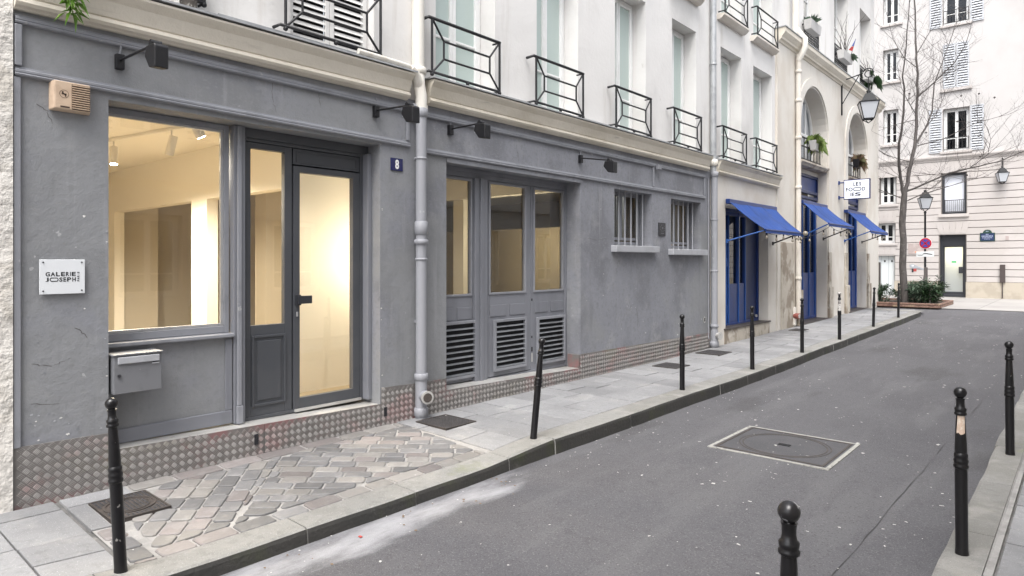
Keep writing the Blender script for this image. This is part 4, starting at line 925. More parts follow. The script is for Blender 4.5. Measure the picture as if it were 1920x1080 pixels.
# ------------------------------------------------------------------ far building across the junction
YF = 32.6
XF[0] = lambda p: (p[1], YF - (p[0] + A), p[2])
fbd = thing('far_building', 'pale stone building across the junction with shuttered upper windows', 'building', (-3, YF, .15))
HL = [(-4.69, -3.775, .0, 2.77), (-4.61, -3.76, 3.62, 5.32), (-6.93, -6.30, 4.14, 5.52), (-7.03, -6.34, 2.44, 3.37), (-7.9, -6.36, .0, 1.94)]
wall_grid(B(), -11, 6, 0, 5.83, HL, -.4, 0).obj('wall', 'groove', fbd)
HU = [(-4.57, -3.65, 6.24, 8.02), (-4.57, -3.65, 11.5, 13.1), (-6.80, -6.20, 6.77, 8.30), (-6.80, -6.20, 9.53, 10.95), (-6.80, -6.14, 12.05, 13.45)]
wall_grid(B(), -11, 6, 5.83, 16, HU, -.4, .02).obj('upper_wall', 'white_wall', fbd)
B().fb(-11, 6, 16, 16.4, -.4, .4).obj('eaves', 'zinc', fbd)
B().run([(.0, 5.84), (.04, 5.84), (.06, 5.90), (.09, 5.93), (.13, 6.0), (.13, 6.06), (.0, 6.08)], -11, 6).obj('string_course', 'pale_ashlar', fbd)
zj = [.80, 1.03] + [1.03 + .286 * i for i in range(1, 17)]; zj[-1] = 5.83
for z0, z1 in zip(zj, zj[1:]):
    cuts = sorted((h[0] - .03, h[1] + .03) for h in HL if h[2] - .03 < (z0 + z1) / 2 < h[3] + .03); u = -11
    for a, c in cuts + [(6, 6)]:
        if a - u > .05: B().fb(u, a, z0 + .013, z1 - .013, .001, .04).obj('stone_course', 'pale_ashlar', fbd, bevel=.006)
        u = c
for (a, c, zt) in ((-4.69, -3.775, 2.77), (-7.03, -6.34, 3.37), (-7.4, -6.36, 1.94)):      # fanned lintel stones
    n = 5; d = (c - a) / n
    for i in range(n):
        o0 = (i - n / 2) * .06; o1 = (i + 1 - n / 2) * .06; p0 = a + i * d + .006; p1 = a + (i + 1) * d - .006
        B().prism([(X(.041), p0, zt + .02), (X(.041), p1, zt + .02), (X(.041), p1 + o1, zt + .5), (X(.041), p0 + o0, zt + .5)], (.012, 0, 0)).obj('voussoir', 'pale_ashlar', fbd, bevel=.004)
u = -11
for a, c in ((-7.9, -6.36), (-4.69, -3.775), (6, 6)): 
    B().fb(u, a, .05, .80, .001, .06).obj('base_course', 'beige_base', fbd, bevel=.008); u = c
fm = bpy.data.materials.new('frosted_lit'); fm.use_nodes = True; N = fm.node_tree.nodes; L = fm.node_tree.links; N.clear()
o_ = N.new('ShaderNodeOutputMaterial'); a_ = N.new('ShaderNodeBsdfTranslucent'); a_.inputs[0].default_value = (.85, .85, .78, 1); b_ = N.new('ShaderNodeBsdfPrincipled'); b_.inputs['Base Color'].default_value = (.40, .43, .46, 1); b_.inputs['Roughness'].default_value = .25
mx = N.new('ShaderNodeMixShader'); mx.inputs[0].default_value = .55; L.new(b_.outputs[0], mx.inputs[1]); L.new(a_.outputs[0], mx.inputs[2]); L.new(mx.outputs[0], o_.inputs[0]); MATS['frosted_lit'] = fm
fd = B().frame(-4.688, -3.777, .17, 2.768, .09, -.3, -.12).obj('glazed_door', 'dark_metal', fbd, bevel=.006)
B().fb(-4.6, -3.865, 2.30, 2.68, -.25, -.15).obj('header', 'dark_metal', fd)
leafframe(-4.598, -3.867, .20, 2.298, -4.535, -3.90, .38, 2.25, -.27, -.17).obj('leaf', 'dark_metal', fd, bevel=.005)
B().fb(-4.54, -3.895, .37, 2.26, -.235, -.225).obj('pane', 'frosted_lit', fd); B().fb(-4.04, -3.90, 1.15, 1.42, -.169, -.12).obj('handle', 'dark_metal', fd, bevel=.006)
B().fb(-4.30, -4.13, 1.59, 1.66, -.224, -.222).obj('sticker', 'exit_green', fd)
B().fb(-4.8, -3.7, .1, 2.8, -2.1, -2.05).obj('hall_back', 'room_tan', fbd)
lt = B().lathe([(.01, -.04), (.09, -.02), (.09, 0), (.01, .01)], (X(-.75), -4.2, 2.12), 12).obj('hall_lamp', 'lamp_small', fbd)
l = bpy.data.lights.new('hall_light', 'POINT'); l.energy = 26; l.color = (1, .93, .74); l.shadow_soft_size = .08; lo = bpy.data.objects.new('hall_light', l); COL.objects.link(lo); lo.parent = lt; lo.location = (0, 0, -.06)
def far_window(u0, u1, z0, z1, dark='window_dark', fr='window_white', sill=True, rail=0, open_left=False):
    f = casement(fbd, u0 + .01, u1 - .01, z0 + .01, z1 - .01, -.18, gm='dark_glass', fm=fr, bars=(.3,), fr=.06, sash=.05, back=dark)
    if sill: B().fb(u0 - .1, u1 + .1, z0 - .1, z0 - .002, -.1, .1).obj('sill', 'pale_ashlar', fbd, bevel=.008)
    if rail:
        r = B()
        for z in (z0 + .08, z0 + rail): r.tube([(X(.03), u0 + .02, z), (X(.03), u1 - .02, z)], .016, 6)
        for i in range(9): u = u0 + .03 + (u1 - u0 - .06) * i / 8; r.tube([(X(.03), u, z0 + .08), (X(.03), u, z0 + rail)], .010, 5)
        r.obj('railing', 'iron_black', fbd)
far_window(-4.57, -3.65, 6.24, 8.02, rail=.55); far_window(-4.57, -3.65, 11.5, 13.1, dark='curtain_grey', rail=.6)
for (a, c, z0, z1) in ((-6.80, -6.20, 6.77, 8.30), (-6.80, -6.20, 9.53, 10.95), (-6.80, -6.14, 12.05, 13.45)): far_window(a, c, z0, z1, fr='window_white')
far_window(-6.93, -6.30, 4.14, 5.52); far_window(-7.03, -6.34, 2.44, 3.37)
for (a, c, z0, z1) in ((-5.06, -4.60, 6.2, 8.04), (-3.62, -3.17, 6.2, 8.04), (-5.04, -4.60, 11.45, 13.1), (-3.62, -3.17, 11.45, 13.1), (-4.56, -4.125, 8.86, 10.70), (-4.095, -3.66, 8.86, 10.70)): louvre_leaf(fbd, a, c, z0, z1, .065, .10, m='shutter_pale')
B().fb(-4.66, -3.56, 8.72, 8.84, .021, .11).obj('sill', 'pale_ashlar', fbd)
bw = B().frame(-4.606, -3.764, 3.625, 5.316, .075, -.3, -.06).obj('blind_window', 'dark_metal', fbd, bevel=.005)
B().fb(-4.53, -3.84, 3.7, 5.24, -.2, -.19).obj('blind', 'white_blind', bw)
r = B()
for z in (3.72, 4.20): r.tube([(X(-.04), -4.53, z), (X(-.04), -3.84, z)], .016, 6)
r.obj('guard_rail', 'iron_black', bw)
for i in range(10): u = -4.5 + .63 * i / 9; B().tube([(X(-.04), u, 3.72), (X(-.04), u, 4.2)], .011, 5).obj('baluster', 'iron_black', bw)
B().fb(-4.72, -3.66, 3.49, 3.618, -.1, .12).obj('sill', 'pale_ashlar', fbd, bevel=.008)
gd = B().fb(-7.88, -6.38, .17, 1.92, -.2, -.12).obj('service_door', 'garage_white', fbd)
for i in range(4): 
    u = -6.62 - i * .28; B().fb(u, u + .012, .2, 1.9, -.119, -.115).obj('groove_line', 'curtain_grey', gd); 
    B().prism([(X(-.118), u + .14, 1.60), (X(-.118), u + .18, 1.66), (X(-.118), u + .14, 1.72), (X(-.118), u + .10, 1.66)], (.004, 0, 0)).obj('diamond_hole', 'dark_void', gd)
# things fixed to that wall
t = thing('street_plaque', 'dark blue street name plaque with rounded crest on the far wall', 'street sign', (-3.05, YF - .06, 2.46))
B().fb(-3.30, -2.80, 2.46, 2.80, .045, .06).obj('plate', 'plaque_green', t); g = B()
g.prism([(X(.045), -3.05 + .15 * math.cos(R_(180 * k / 12)), 2.801 + .13 * math.sin(R_(180 * k / 12))) for k in range(13)], (.015, 0, 0)); g.obj('crest', 'plaque_green', t)
B().fb(-3.27, -2.83, 2.49, 2.775, .061, .064).obj('field', 'plaque_blue', t)
g = B()
for k, (a, c, z, h) in enumerate(((-3.10, -3.0, 2.845, .03), (-3.10, -3.0, 2.72, .035), (-3.24, -2.86, 2.645, .045), (-3.22, -2.88, 2.585, .03), (-3.15, -2.95, 2.535, .025))):
    n = max(2, int((c - a) / .045))
    for i in range(n): u = a + (c - a) * i / n; g.fb(u, u + .032, z, z + h, .0645, .066)
g.obj('lettering', 'plaque_text', t)['kind'] = 'stuff'
tag(B().fb(-2.465, -2.36, 2.50, 2.66, .045, .055).obj('wall_tile', 'plate_pink'), 'small square tile right of the street plaque', 'tile')
t = thing('wall_box', 'tall narrow brown box with thin pipe on the far wall', 'box', (-2.56, YF - .1, .2)); B().fb(-2.64, -2.47, .80, 1.52, .045, .14).obj('box', 'brown_box', t, bevel=.008); B().tube([(X(.09), -2.56, .8), (X(.09), -2.56, .18)], .018, 6).obj('pipe', 'brown_box', t)
t = thing('wall_plate', 'pinkish brown notice plate behind the no-stopping sign', 'plate', (-5.45, YF - .06, 1.95)); B().fb(-5.83, -5.10, 1.97, 2.42, .045, .06).obj('plate', 'plate_pink', t, bevel=.004); B().fb(-5.58, -5.36, 2.02, 2.08, .061, .064).obj('strip', 'plate_orange', t)
t = thing('graffiti_figure', 'red and grey pasted cut-out low on the far wall', 'graffiti', (-5.5, YF - .06, 1.2))
g = B(); g.prism([(X(.045), *p) for p in ((-5.78, 1.50), (-5.66, 1.53), (-5.52, 1.46), (-5.18, 1.30), (-5.19, 1.26), (-5.50, 1.36), (-5.64, 1.33), (-5.78, 1.43))], (.006, 0, 0)); g.obj('body', 'curtain_grey', t); B().fb(-5.70, -5.63, 1.18, 1.34, .045, .05).obj('leg', 'dark_metal', t); B().fb(-5.63, -5.52, 1.22, 1.34, .045, .049).obj('red_patch', 'paper_red', t); B().fb(-5.70, -5.62, 1.43, 1.49, .052, .055).obj('pale_patch', 'sign_white', t)
XF[0] = None

# ------------------------------------------------------------------ lanterns
def lantern(t, c, s, pane_m='lantern_pane'):            # four-sided tapered lantern hanging at top point c, size s
    x, y, z = c; q = [(-1, -1), (1, -1), (1, 1), (-1, 1)]; r45 = .707
    def ring(r, zz, rot=.35): return [(x + s * r * (a * math.cos(rot) - d * math.sin(rot)), y + s * r * (a * math.sin(rot) + d * math.cos(rot)), z + s * zz) for a, d in q]
    B().add(ring(.10, -.12) + ring(.22, -.36) + ring(.30, -.40), [(0, 1, 5, 4), (1, 2, 6, 5), (2, 3, 7, 6), (3, 0, 4, 7), (4, 5, 9, 8), (5, 6, 10, 9), (6, 7, 11, 10), (7, 4, 8, 11), (0, 3, 2, 1)]).obj('hood', 'lantern_iron', t)
    B().lathe([(.03 * s, 0), (.07 * s, -.04 * s), (.05 * s, -.08 * s), (.09 * s, -.13 * s)], (x, y, z), 10).obj('finial', 'lantern_iron', t)
    tp, bt = ring(.27, -.405), ring(.15, -.92)
    for i in range(4):
        j = (i + 1) % 4; B().prism([bt[i], bt[j], tp[j], tp[i]], Vector((x, y, z - .6 * s)) * .004 - (Vector(tp[i]) + Vector(tp[j])) * .002).obj('pane', pane_m, t)
    b = B()
    for i in range(4): b.tube([tp[i], bt[i]], .016 * s, 5); b.tube([bt[i], bt[(i + 1) % 4]], .014 * s, 5); b.tube([tp[i], tp[(i + 1) % 4]], .014 * s, 5); b.tube([bt[i], (x, y, z - 1.05 * s)], .012 * s, 5)
    b.obj('frame', 'lantern_iron', t)
t = thing('bracket_lantern', 'large black lantern on scrolled bracket beside the second arch', 'lantern', (X(0), 20.45, 5.9))
b = B(); y0 = 20.45; b.tube([(X(.05), y0, 5.85), (X(.05), y0, 6.88)], .022, 8); b.obj('wall_bar', 'lantern_iron', t)
b = B(); b.tube([(X(.05), y0, 6.84), (X(.35), y0, 6.90), (X(.60), y0, 6.96)], .016, 6); b.obj('arm', 'lantern_iron', t)
b = B(); b.tube([(X(.05), y0, 6.15), (X(.50), y0, 6.92)], .012, 6); b.obj('stay', 'lantern_iron', t)
b = B(); b.tube([(X(.74 + (.155 - .010 * k / 2) * math.cos(R_(160 - 28 * k))), y0, 6.93 + (.155 - .010 * k / 2) * math.sin(R_(160 - 28 * k))) for k in range(18)], .015, 6); b.obj('scroll', 'lantern_iron', t)
B().tube([(X(.74), y0, 6.80), (X(.74), y0, 6.45)], .012, 6).obj('hanger', 'lantern_iron', t)
lantern(t, (X(.74), y0, 6.46), .88)
t = thing('wall_lantern', 'black lantern hung on the far stone wall at upper right', 'lantern', (-2.55, YF - .3, 5.2))
B().tube([(-2.55, YF - .05, 5.05), (-2.55, YF - .05, 5.75), (-2.55, YF - .30, 5.75), (-2.55, YF - .30, 5.4)], .02, 6).obj('arm', 'lantern_iron', t); B().tube([(-2.46, YF - .03, 4.0), (-2.46, YF - .03, 5.5)], .012, 5).obj('conduit', 'curtain_grey', t)
lantern(t, (-2.55, YF - .30, 5.42), .68)
LX, LY = -4.62, 28.9
t = thing('street_lamp', 'black lamp post with lantern beyond the tree bed', 'street lamp', (LX, LY, .15))
B().lathe([(.09, 0), (.09, .25), (.06, .3), (.06, .9), (.04, 1.0), (.034, 3.3), (.05, 3.34), (.03, 3.4)], (LX, LY, .15), 12).obj('post', 'lantern_iron', t)
lantern(t, (LX, LY, 4.35), .78)
t = thing('no_stopping_sign', 'round red and blue no-stopping sign with tow-away plate below', 'road sign', (LX - .01, LY - .07, 1.8))
def disc(r, cx, cy, cz, d, m, nm, tilt=0):
    g = B(); g.prism([(cx + r * math.cos(2 * math.pi * k / 24), cy, cz + r * math.sin(2 * math.pi * k / 24)) for k in range(24)], (0, -d, 0)); return g.obj(nm, m, t)
sx, sz = LX + .02, 2.33
disc(.21, sx, LY - .06, sz, .012, 'sign_white', 'rim'); disc(.20, sx, LY - .0725, sz, .004, 'sign_red', 'red_ring'); disc(.148, sx, LY - .077, sz, .004, 'sign_blue', 'blue_field')
for s_ in (1, -1):
    g = B(); g.prism([(sx - .115, LY - .0815, sz + s_ * .085), (sx - .085, LY - .0815, sz + s_ * .115), (sx + .115, LY - .0815, sz - s_ * .085), (sx + .085, LY - .0815, sz - s_ * .115)], (0, -.003, 0)); g.obj('red_bar', 'sign_red', t)
g = B().box(sx - .30, sx + .28, LY - .075, LY - .06, 1.82, 2.02); g.obj('plate', 'sign_white', t, bevel=.006)
g = B(); y_ = LY - .0755
g.prism([(sx - .25, y_, 1.89), (sx - .10, y_, 1.89), (sx - .06, y_, 1.95), (sx + .02, y_, 1.96), (sx + .22, y_, 1.92), (sx + .22, y_, 1.895), (sx + .02, y_, 1.93), (sx - .06, y_, 1.925), (sx - .10, y_, 1.872), (sx - .25, y_, 1.872)], (0, -.003, 0)); g.obj('tow_symbol', 'ink', t)

# ------------------------------------------------------------------ tree, bed, shrubs
random.seed(11)
TX, TY, TZ = -4.64, 25.4, .16
sc = .01805
def tp(px, py, dep=0.):                                 # tree frame: across, up, and along the view line
    r = (px - 1697) * sc * (1 + dep / 22.2); z = 1.65 + (490 - py) * sc * (1 + dep / 22.2)
    p = Vector((TX, TY, 0)) + Rd * r + Fd * dep; return Vector((p.x, p.y, z))
tree = thing('street_tree', 'bare slender tree growing from the bed at the street end', 'tree', (TX, TY, TZ))
trk = [(1697, 575, 0), (1695, 540, 0), (1693, 500, .02), (1694, 450, 0), (1692, 420, .02), (1694, 385, 0), (1696, 362, 0)]
b = B(); pr = [.125, .112, .108, .10, .102, .10, .085]
b.tube([tp(*q) for q in trk], pr, 10); b.obj('trunk', 'bark', tree)
limbs = [([(1696, 366, 0), (1703, 345, .05), (1712, 305, .1), (1722, 275, .2), (1727, 240, .3), (1731, 190, .35), (1733, 140, .4), (1731, 100, .4), (1733, 40, .5), (1730, -20, .5), (1729, -70, .5)], .07),
  ([(1694, 368, 0), (1686, 335, -.1), (1675, 305, -.3), (1669, 270, -.5), (1668, 235, -.7), (1665, 170, -.9), (1658, 145, -1), (1659, 60, -1.2), (1661, -20, -1.3)], .055),
  ([(1698, 360, 0), (1735, 340, -.3), (1762, 325, -.5), (1790, 316, -.8), (1835, 303, -1.1), (1880, 280, -1.4), (1910, 255, -1.6)], .034),
  ([(1722, 272, .2), (1752, 240, .5), (1770, 210, .7), (1780, 160, .9), (1800, 120, 1.1), (1825, 70, 1.3), (1840, 35, 1.4)], .034),
  ([(1730, 185, .35), (1760, 150, .1), (1785, 120, -.1), (1800, 85, -.3), (1812, 30, -.4)], .024),
  ([(1698, 378, 0), (1740, 365, .4), (1790, 355, .9), (1860, 338, 1.3), (1900, 330, 1.5)], .022),
  ([(1690, 372, 0), (1672, 362, .2), (1645, 350, .5)], .02), ([(1733, 128, .4), (1715, 110, .6), (1700, 75, .8), (1692, 30, .9)], .016),
  ([(1727, 215, .3), (1705, 190, .1), (1690, 165, 0), (1682, 120, 0)], .016), ([(1727, 225, .3), (1705, 235, .9), (1680, 250, 1.4)], .014),
  ([(1722, 275, .2), (1745, 262, -.6), (1790, 230, -1.2), (1830, 215, -1.7)], .018), ([(1712, 305, .1), (1690, 290, 1), (1670, 262, 1.6)], .016),
  ([(1733, 100, .4), (1750, 60, .2), (1760, 10, .1)], .014), ([(1790, 316, -.8), (1806, 290, -1.3), (1800, 262, -1.6), (1790, 240, -1.7)], .013), ([(1752, 240, .5), (1790, 215, 1.1), (1820, 180, 1.6), (1850, 150, 2)], .015)]
tw = B(); nt_ = 0
def twig(p, d, l, r, lev):
    pts = [p]; q = p.copy(); dd = d.copy(); n = 4
    for i in range(n):
        dd = (dd + Vector((random.uniform(-.16, .16), random.uniform(-.16, .16), random.uniform(-.05, .16)))).normalized(); q = q + dd * (l / n); pts.append(q.copy())
    tw.tube(pts, [r * (1 - .8 * i / n) for i in range(n + 1)], 3 if lev > 1 else 4, caps=False)
    if lev < 3:
        for i in range(random.choice([3, 4, 5]) if lev == 1 else 3):
            k = random.randint(1, n); ax = Vector((random.uniform(-1, 1), random.uniform(-1, 1), random.uniform(-.3, .5))).normalized()
            twig(pts[k], (dd + ax * .75).normalized(), l * random.uniform(.4, .7), r * .55, lev + 1)
for pl, r0 in limbs:
    pts = [tp(*q) for q in pl]; sm = []
    for i in range(len(pts) - 1):
        for k in range(3): sm.append(pts[i].lerp(pts[i + 1], k / 3) + Vector((random.uniform(-1, 1), random.uniform(-1, 1), random.uniform(-1, 1))) * r0 * .25)
    sm.append(pts[-1]); n = len(sm)
    B().tube(sm, [r0 * (1 - .82 * i / n) for i in range(n)], 7 if r0 > .03 else 5).obj('limb', 'bark', tree)
    for i in range(2, n):
        for _ in range(1 if random.random() < .8 else 2):
            d = (sm[min(i + 1, n - 1)] - sm[i - 1]).normalized(); ax = Vector((random.uniform(-1, 1), random.uniform(-1, 1), random.uniform(-.2, .6))).normalized()
            twig(sm[i], (d * .6 + ax).normalized(), random.uniform(.55, 1.5), max(.006, .009 * (1 - .4 * i / n)), 1)
tw.obj('twigs', 'twig', tree, fix=False)['kind'] = 'stuff'
g = B()                                                 # a few seed balls left hanging
for k in range(9):
    c = tp(random.uniform(1665, 1880), random.uniform(20, 330), random.uniform(-1, 1)); g.lathe([(.004, -.035), (.032, -.012), (.032, .012), (.004, .035)], c, 6)
g.obj('seed_balls', 'bark', tree)['kind'] = 'stuff'
def leaf(b, p, d, l, w, droop=.3):
    d = d.normalized(); s = d.cross(Vector((0, 0, 1)))
    s = s.normalized() if s.length > .05 else Vector((1, 0, 0)); q = p + d * l * .5 + Vector((0, 0, .02 * l)); e = p + d * l - Vector((0, 0, droop * l))
    b.add([p, q + s * w * .5, e, q - s * w * .5], [(0, 1, 2), (0, 2, 3)])
def shrub(t, c, rx, ry, h, n, ll, lw, m, stems=14):
    st = B(); lb = B()
    for i in range(stems):
        a = random.uniform(0, 6.28); rr = random.random() ** .5; e = Vector((c[0] + rx * rr * math.cos(a), c[1] + ry * rr * math.sin(a), c[2] + h * (1 - .35 * rr * rr) * random.uniform(.75, 1.1)))
        p0 = Vector((c[0] + rx * .3 * math.cos(a), c[1] + ry * .3 * math.sin(a), c[2])); mid = p0.lerp(e, .5) + Vector((0, 0, h * .08)); st.tube([p0, mid, e], [.012, .008, .003], 4, caps=False)
        for k in range(n // stems):
            tt = random.random() ** .7; p = p0.lerp(mid, tt * 2) if tt < .5 else mid.lerp(e, tt * 2 - 1)
            p = p + Vector((random.uniform(-1, 1), random.uniform(-1, 1), random.uniform(-.6, .6))) * .05
            leaf(lb, p, Vector((random.uniform(-1, 1), random.uniform(-1, 1), random.uniform(-.25, .9))), ll * random.uniform(.6, 1.25), lw * random.uniform(.7, 1.2), random.uniform(0, .35))
    st.obj('stems', 'twig', t, fix=False); o = lb.obj('foliage', m, t, fix=False); o['kind'] = 'stuff'; return o
tb = thing('planting_bed', 'low planted bed with striped wooden edging round the tree', 'planter', (-4.6, 25.9, .15))
B().box(-6.4, -3.62, 24.75, 27.4, .1, .24).obj('soil', 'soil', tb)
for k, (a, c, d, e) in enumerate(((-6.45, -3.56, 24.66, 24.74), (-6.45, -3.56, 27.41, 27.49), (-3.61, -3.53, 24.74, 27.41), (-6.5, -6.42, 24.74, 27.41))):
    for z in (.15, .225): B().box(a, c, d, e, z, z + .068).obj('edging_board', 'edging_wood', tb, bevel=.015)
for (x, y, rx, h, n, ll, lw, m, lab) in ((-5.75, 25.6, .55, .80, 900, .16, .04, 'leaf_dark', 'dark green bushy shrub left of the tree trunk'), (-5.25, 25.1, .4, .62, 600, .15, .04, 'leaf_dark', 'low dark shrub between the left shrub and the trunk'),
     (-4.25, 25.5, .45, .78, 650, .22, .045, 'leaf_grey', 'grey-green long-leaved shrub right of the tree trunk'), (-3.9, 25.25, .35, .70, 560, .18, .045, 'leaf_dark', 'dark shrub at the right front corner of the bed'), (-4.05, 26.4, .5, .92, 700, .17, .045, 'leaf_dark', 'tall dark shrub at the back of the bed by the lamp'), (-4.75, 26.2, .45, .7, 500, .2, .045, 'leaf_grey', 'pale green shrub behind the tree trunk')):
    t = thing('shrub', lab, 'shrub', (x, y, .24), 'shrubs in the tree bed'); shrub(t, (x, y, .22), rx, rx, h, n, ll, lw, m)
tag(B().box(-5.62, -5.50, 25.9, 26.02, .2, 1.62).obj('wooden_post', 'post_wood', bevel=.012), 'weathered square wooden post left of the tree', 'post', 'posts in the tree bed')
tag(B().box(-4.36, -4.25, 27.0, 27.1, .2, 1.44).obj('wooden_post', 'post_wood', bevel=.012), 'weathered wooden post beside the street lamp', 'post', 'posts in the tree bed')

# ------------------------------------------------------------------ downpipes
def pipe(t, u, w, z0, z1, r, m, nm='pipe'): return B().tube([(X(w), u, z0), (X(w), u, z1)], r, 14).obj(nm, m, t)
def collar(t, u, w, z, r, h, m, nm='collar'): return B().lathe([(r * .9, 0), (r, .006), (r, h - .006), (r * .9, h)], (X(w), u, z), 14).obj(nm, m, t)
t = thing('downpipe', 'grey cast iron downpipe with cream top between gallery and triple door', 'drainpipe', (X(.09), 4.565, 0))
pu, pw = 4.565, .09
pipe(t, pu, pw, .30, 3.26, .057, 'pipe_grey'); pipe(t, pu, .04, 3.66, 9.0, .068, 'pipe_cream', 'upper_pipe')
B().tube([(X(pw), pu, 3.262), (X(pw), pu, 3.40), (X(.075), pu - .02, 3.50), (X(.04), pu, 3.66)], [.062, .062, .066, .07], 14).obj('offset', 'pipe_cream', t)
B().tube([(X(.12), pu - .17, 3.64), (X(.115), pu - .10, 3.60), (X(.085), pu - .02, 3.47)], [.045, .05, .05], 12).obj('branch', 'pipe_cream', t)
for z, r, h, m in ((3.17, .072, .09, 'pipe_grey'), (2.72, .066, .025, 'pipe_grey'), (1.93, .069, .14, 'pipe_grey'), (1.83, .076, .05, 'pipe_grey'), (1.66, .066, .025, 'pipe_grey'), (3.63, .085, .07, 'pipe_cream'), (.40, .073, .07, 'pipe_grey'), (.02, .075, .09, 'pipe_grey')): collar(t, pu, pw if m == 'pipe_grey' else .045, z, r, h, m)
pipe(t, pu, pw, .0, .40, .062, 'pipe_grey', 'shoe')
g = B(); c = Vector((X(pw + .02), pu + .01, .235)); d = (Vector((0, 0, .235)) * 0 + Vector((1, -.35, 0))).normalized(); g.tube([c, c + d * .11], [.06, .062], 16); g.obj('outlet', 'pipe_grey', t)
B().tube([c + d * .111, c + d * .125], .068, 16).obj('outlet_rim', 'worn_metal', t); B().tube([c + d * .126, c + d * .130], .048, 14).obj('outlet_cap', 'cast_iron', t)
for z in (2.73, 1.0): B().fb(pu - .02, pu + .02, z, z + .025, 0, .05).obj('bracket', 'pipe_grey', t)
B().fb(4.455, 4.515, 3.20, 3.30, .02, .09).obj('junction_box', 'sill_paint', t, bevel=.006); B().fb(4.64, 4.69, 3.20, 3.32, .001, .06).obj('pipe_block', 'pipe_cream', t, bevel=.006)
B().tube([(X(.12), 3.75, 3.665), (X(.12), 4.20, 3.66), (X(.125), 4.36, 3.655), (X(.12), 4.42, 3.63)], .028, 8).obj('feed_pipe', 'pipe_cream', t)
t = thing('downpipe', 'grey downpipe at the end of the grey wall, zinc above', 'drainpipe', (X(.07), 11.83, 0)); pu, pw = 11.83, .07
pipe(t, pu, pw, .2, 3.30, .062, 'pipe_grey'); pipe(t, pu + .0, .05, 3.31, 9.6, .058, 'zinc', 'upper_pipe')
for z, r, h in ((3.24, .075, .10), (2.42, .070, .03), (1.45, .070, .03), (.40, .078, .06), (.04, .085, .10)): collar(t, pu, pw, z, r, h, 'pipe_grey')
collar(t, pu, .05, 5.35, .066, .04, 'zinc'); collar(t, pu, .06, 3.45, .078, .12, 'pipe_cream')
pipe(t, pu, pw, .0, .36, .07, 'pipe_grey', 'shoe'); g = B(); c = Vector((X(pw + .04), pu - .0, .25)); g.tube([c, c + Vector((.09, -.02, 0))], [.05, .075], 12); g.obj('outlet', 'worn_metal', t)
B().tube([(X(.02), 11.68, .2), (X(.02), 11.68, 3.2)], .012, 6).obj('cable', 'pipe_grey', t)
t = thing('downpipe', 'cream painted downpipe between the blue shop and first arch', 'drainpipe', (X(.1), 16.55, .06)); pu, pw = 16.50, .11
pipe(t, pu, pw, .3, 6.65, .06, 'warm_cream'); pipe(t, pu, .04, 7.05, 11, .075, 'pipe_cream', 'upper_pipe'); B().tube([(X(pw), pu, 6.5), (X(.26), pu, 6.8), (X(.26), pu, 7.0), (X(.04), pu, 7.3)], .07, 10).obj('offset', 'pipe_cream', t)
for z in (6.2, 5.5, 4.6, 3.4, 2.2, 1.2): collar(t, pu, pw, z, .074, .08, 'warm_cream')
t2 = thing('standpipe', 'red fire standpipe outlet low on the cream pier', 'standpipe', (X(.1), 16.3, .1)); B().tube([(X(.05), 16.33, .12), (X(.05), 16.33, .55)], .06, 10).obj('body', 'pipe_cream', t2); B().tube([(X(.08), 16.33, .34), (X(.2), 16.29, .34)], .07, 14).obj('outlet', 'valve_red', t2); B().tube([(X(.201), 16.29, .34), (X(.21), 16.287, .34)], .05, 12).obj('cap', 'worn_metal', t2)

# ------------------------------------------------------------------ arm lamps over the fascia
def arm_lamp(u, z, w, zh, label, yaw=0):
    t = thing('arm_lamp', label, 'lamp', (X(0), u, z), 'black arm lamps over the grey fascia')
    B().fb(u - .028, u + .028, z - .06, z + .05, .002, .05).obj('mount', 'iron_black', t, bevel=.004)
    e = Vector((X(w), u + yaw, zh)); B().tube([(X(.05), u, z + .005), tuple(e)], .0095, 8).obj('arm', 'iron_black', t)
    B().tube([e + Vector((0, -.035, 0)), e + Vector((0, .035, 0))], .024, 10).obj('knuckle', 'iron_black', t)
    pts = [(e.x - .05, e.z - .012), (e.x + .085, e.z - .018), (e.x + .10, e.z - .035), (e.x + .10, e.z - .18), (e.x - .0, e.z - .165), (e.x - .07, e.z - .08)]
    B().prism([(x_, e.y - .045, z_) for x_, z_ in pts], (0, .09, 0)).obj('head', 'iron_black', t, bevel=.008)
    B().hexa([(e.x - .070, e.y - .03, e.z - .10), (e.x - .066, e.y - .03, e.z - .105), (e.x - .066, e.y + .03, e.z - .105), (e.x - .070, e.y + .03, e.z - .10), (e.x - .06, e.y - .04, e.z - .03), (e.x - .056, e.y - .04, e.z - .03), (e.x - .056, e.y + .04, e.z - .03), (e.x - .06, e.y + .04, e.z - .03)]).obj('lens', 'lantern_pane', t)
    B().tube([(X(.02), u, z + .05), (X(.025), u + .01, z + .10), (X(.02), u + .0, z + .14)], .007, 6).obj('cable', 'grey_trim', t)
arm_lamp(1.72, 3.12, .70, 3.10, 'black arm lamp above the shop window')
arm_lamp(4.03, 3.15, .54, 3.13, 'black arm lamp beside the downpipe above number 8')
arm_lamp(5.05, 3.12, .50, 3.13, 'black arm lamp just right of the downpipe')
arm_lamp(7.55, 3.09, .50, 3.02, 'smallest black arm lamp above the triple door end')

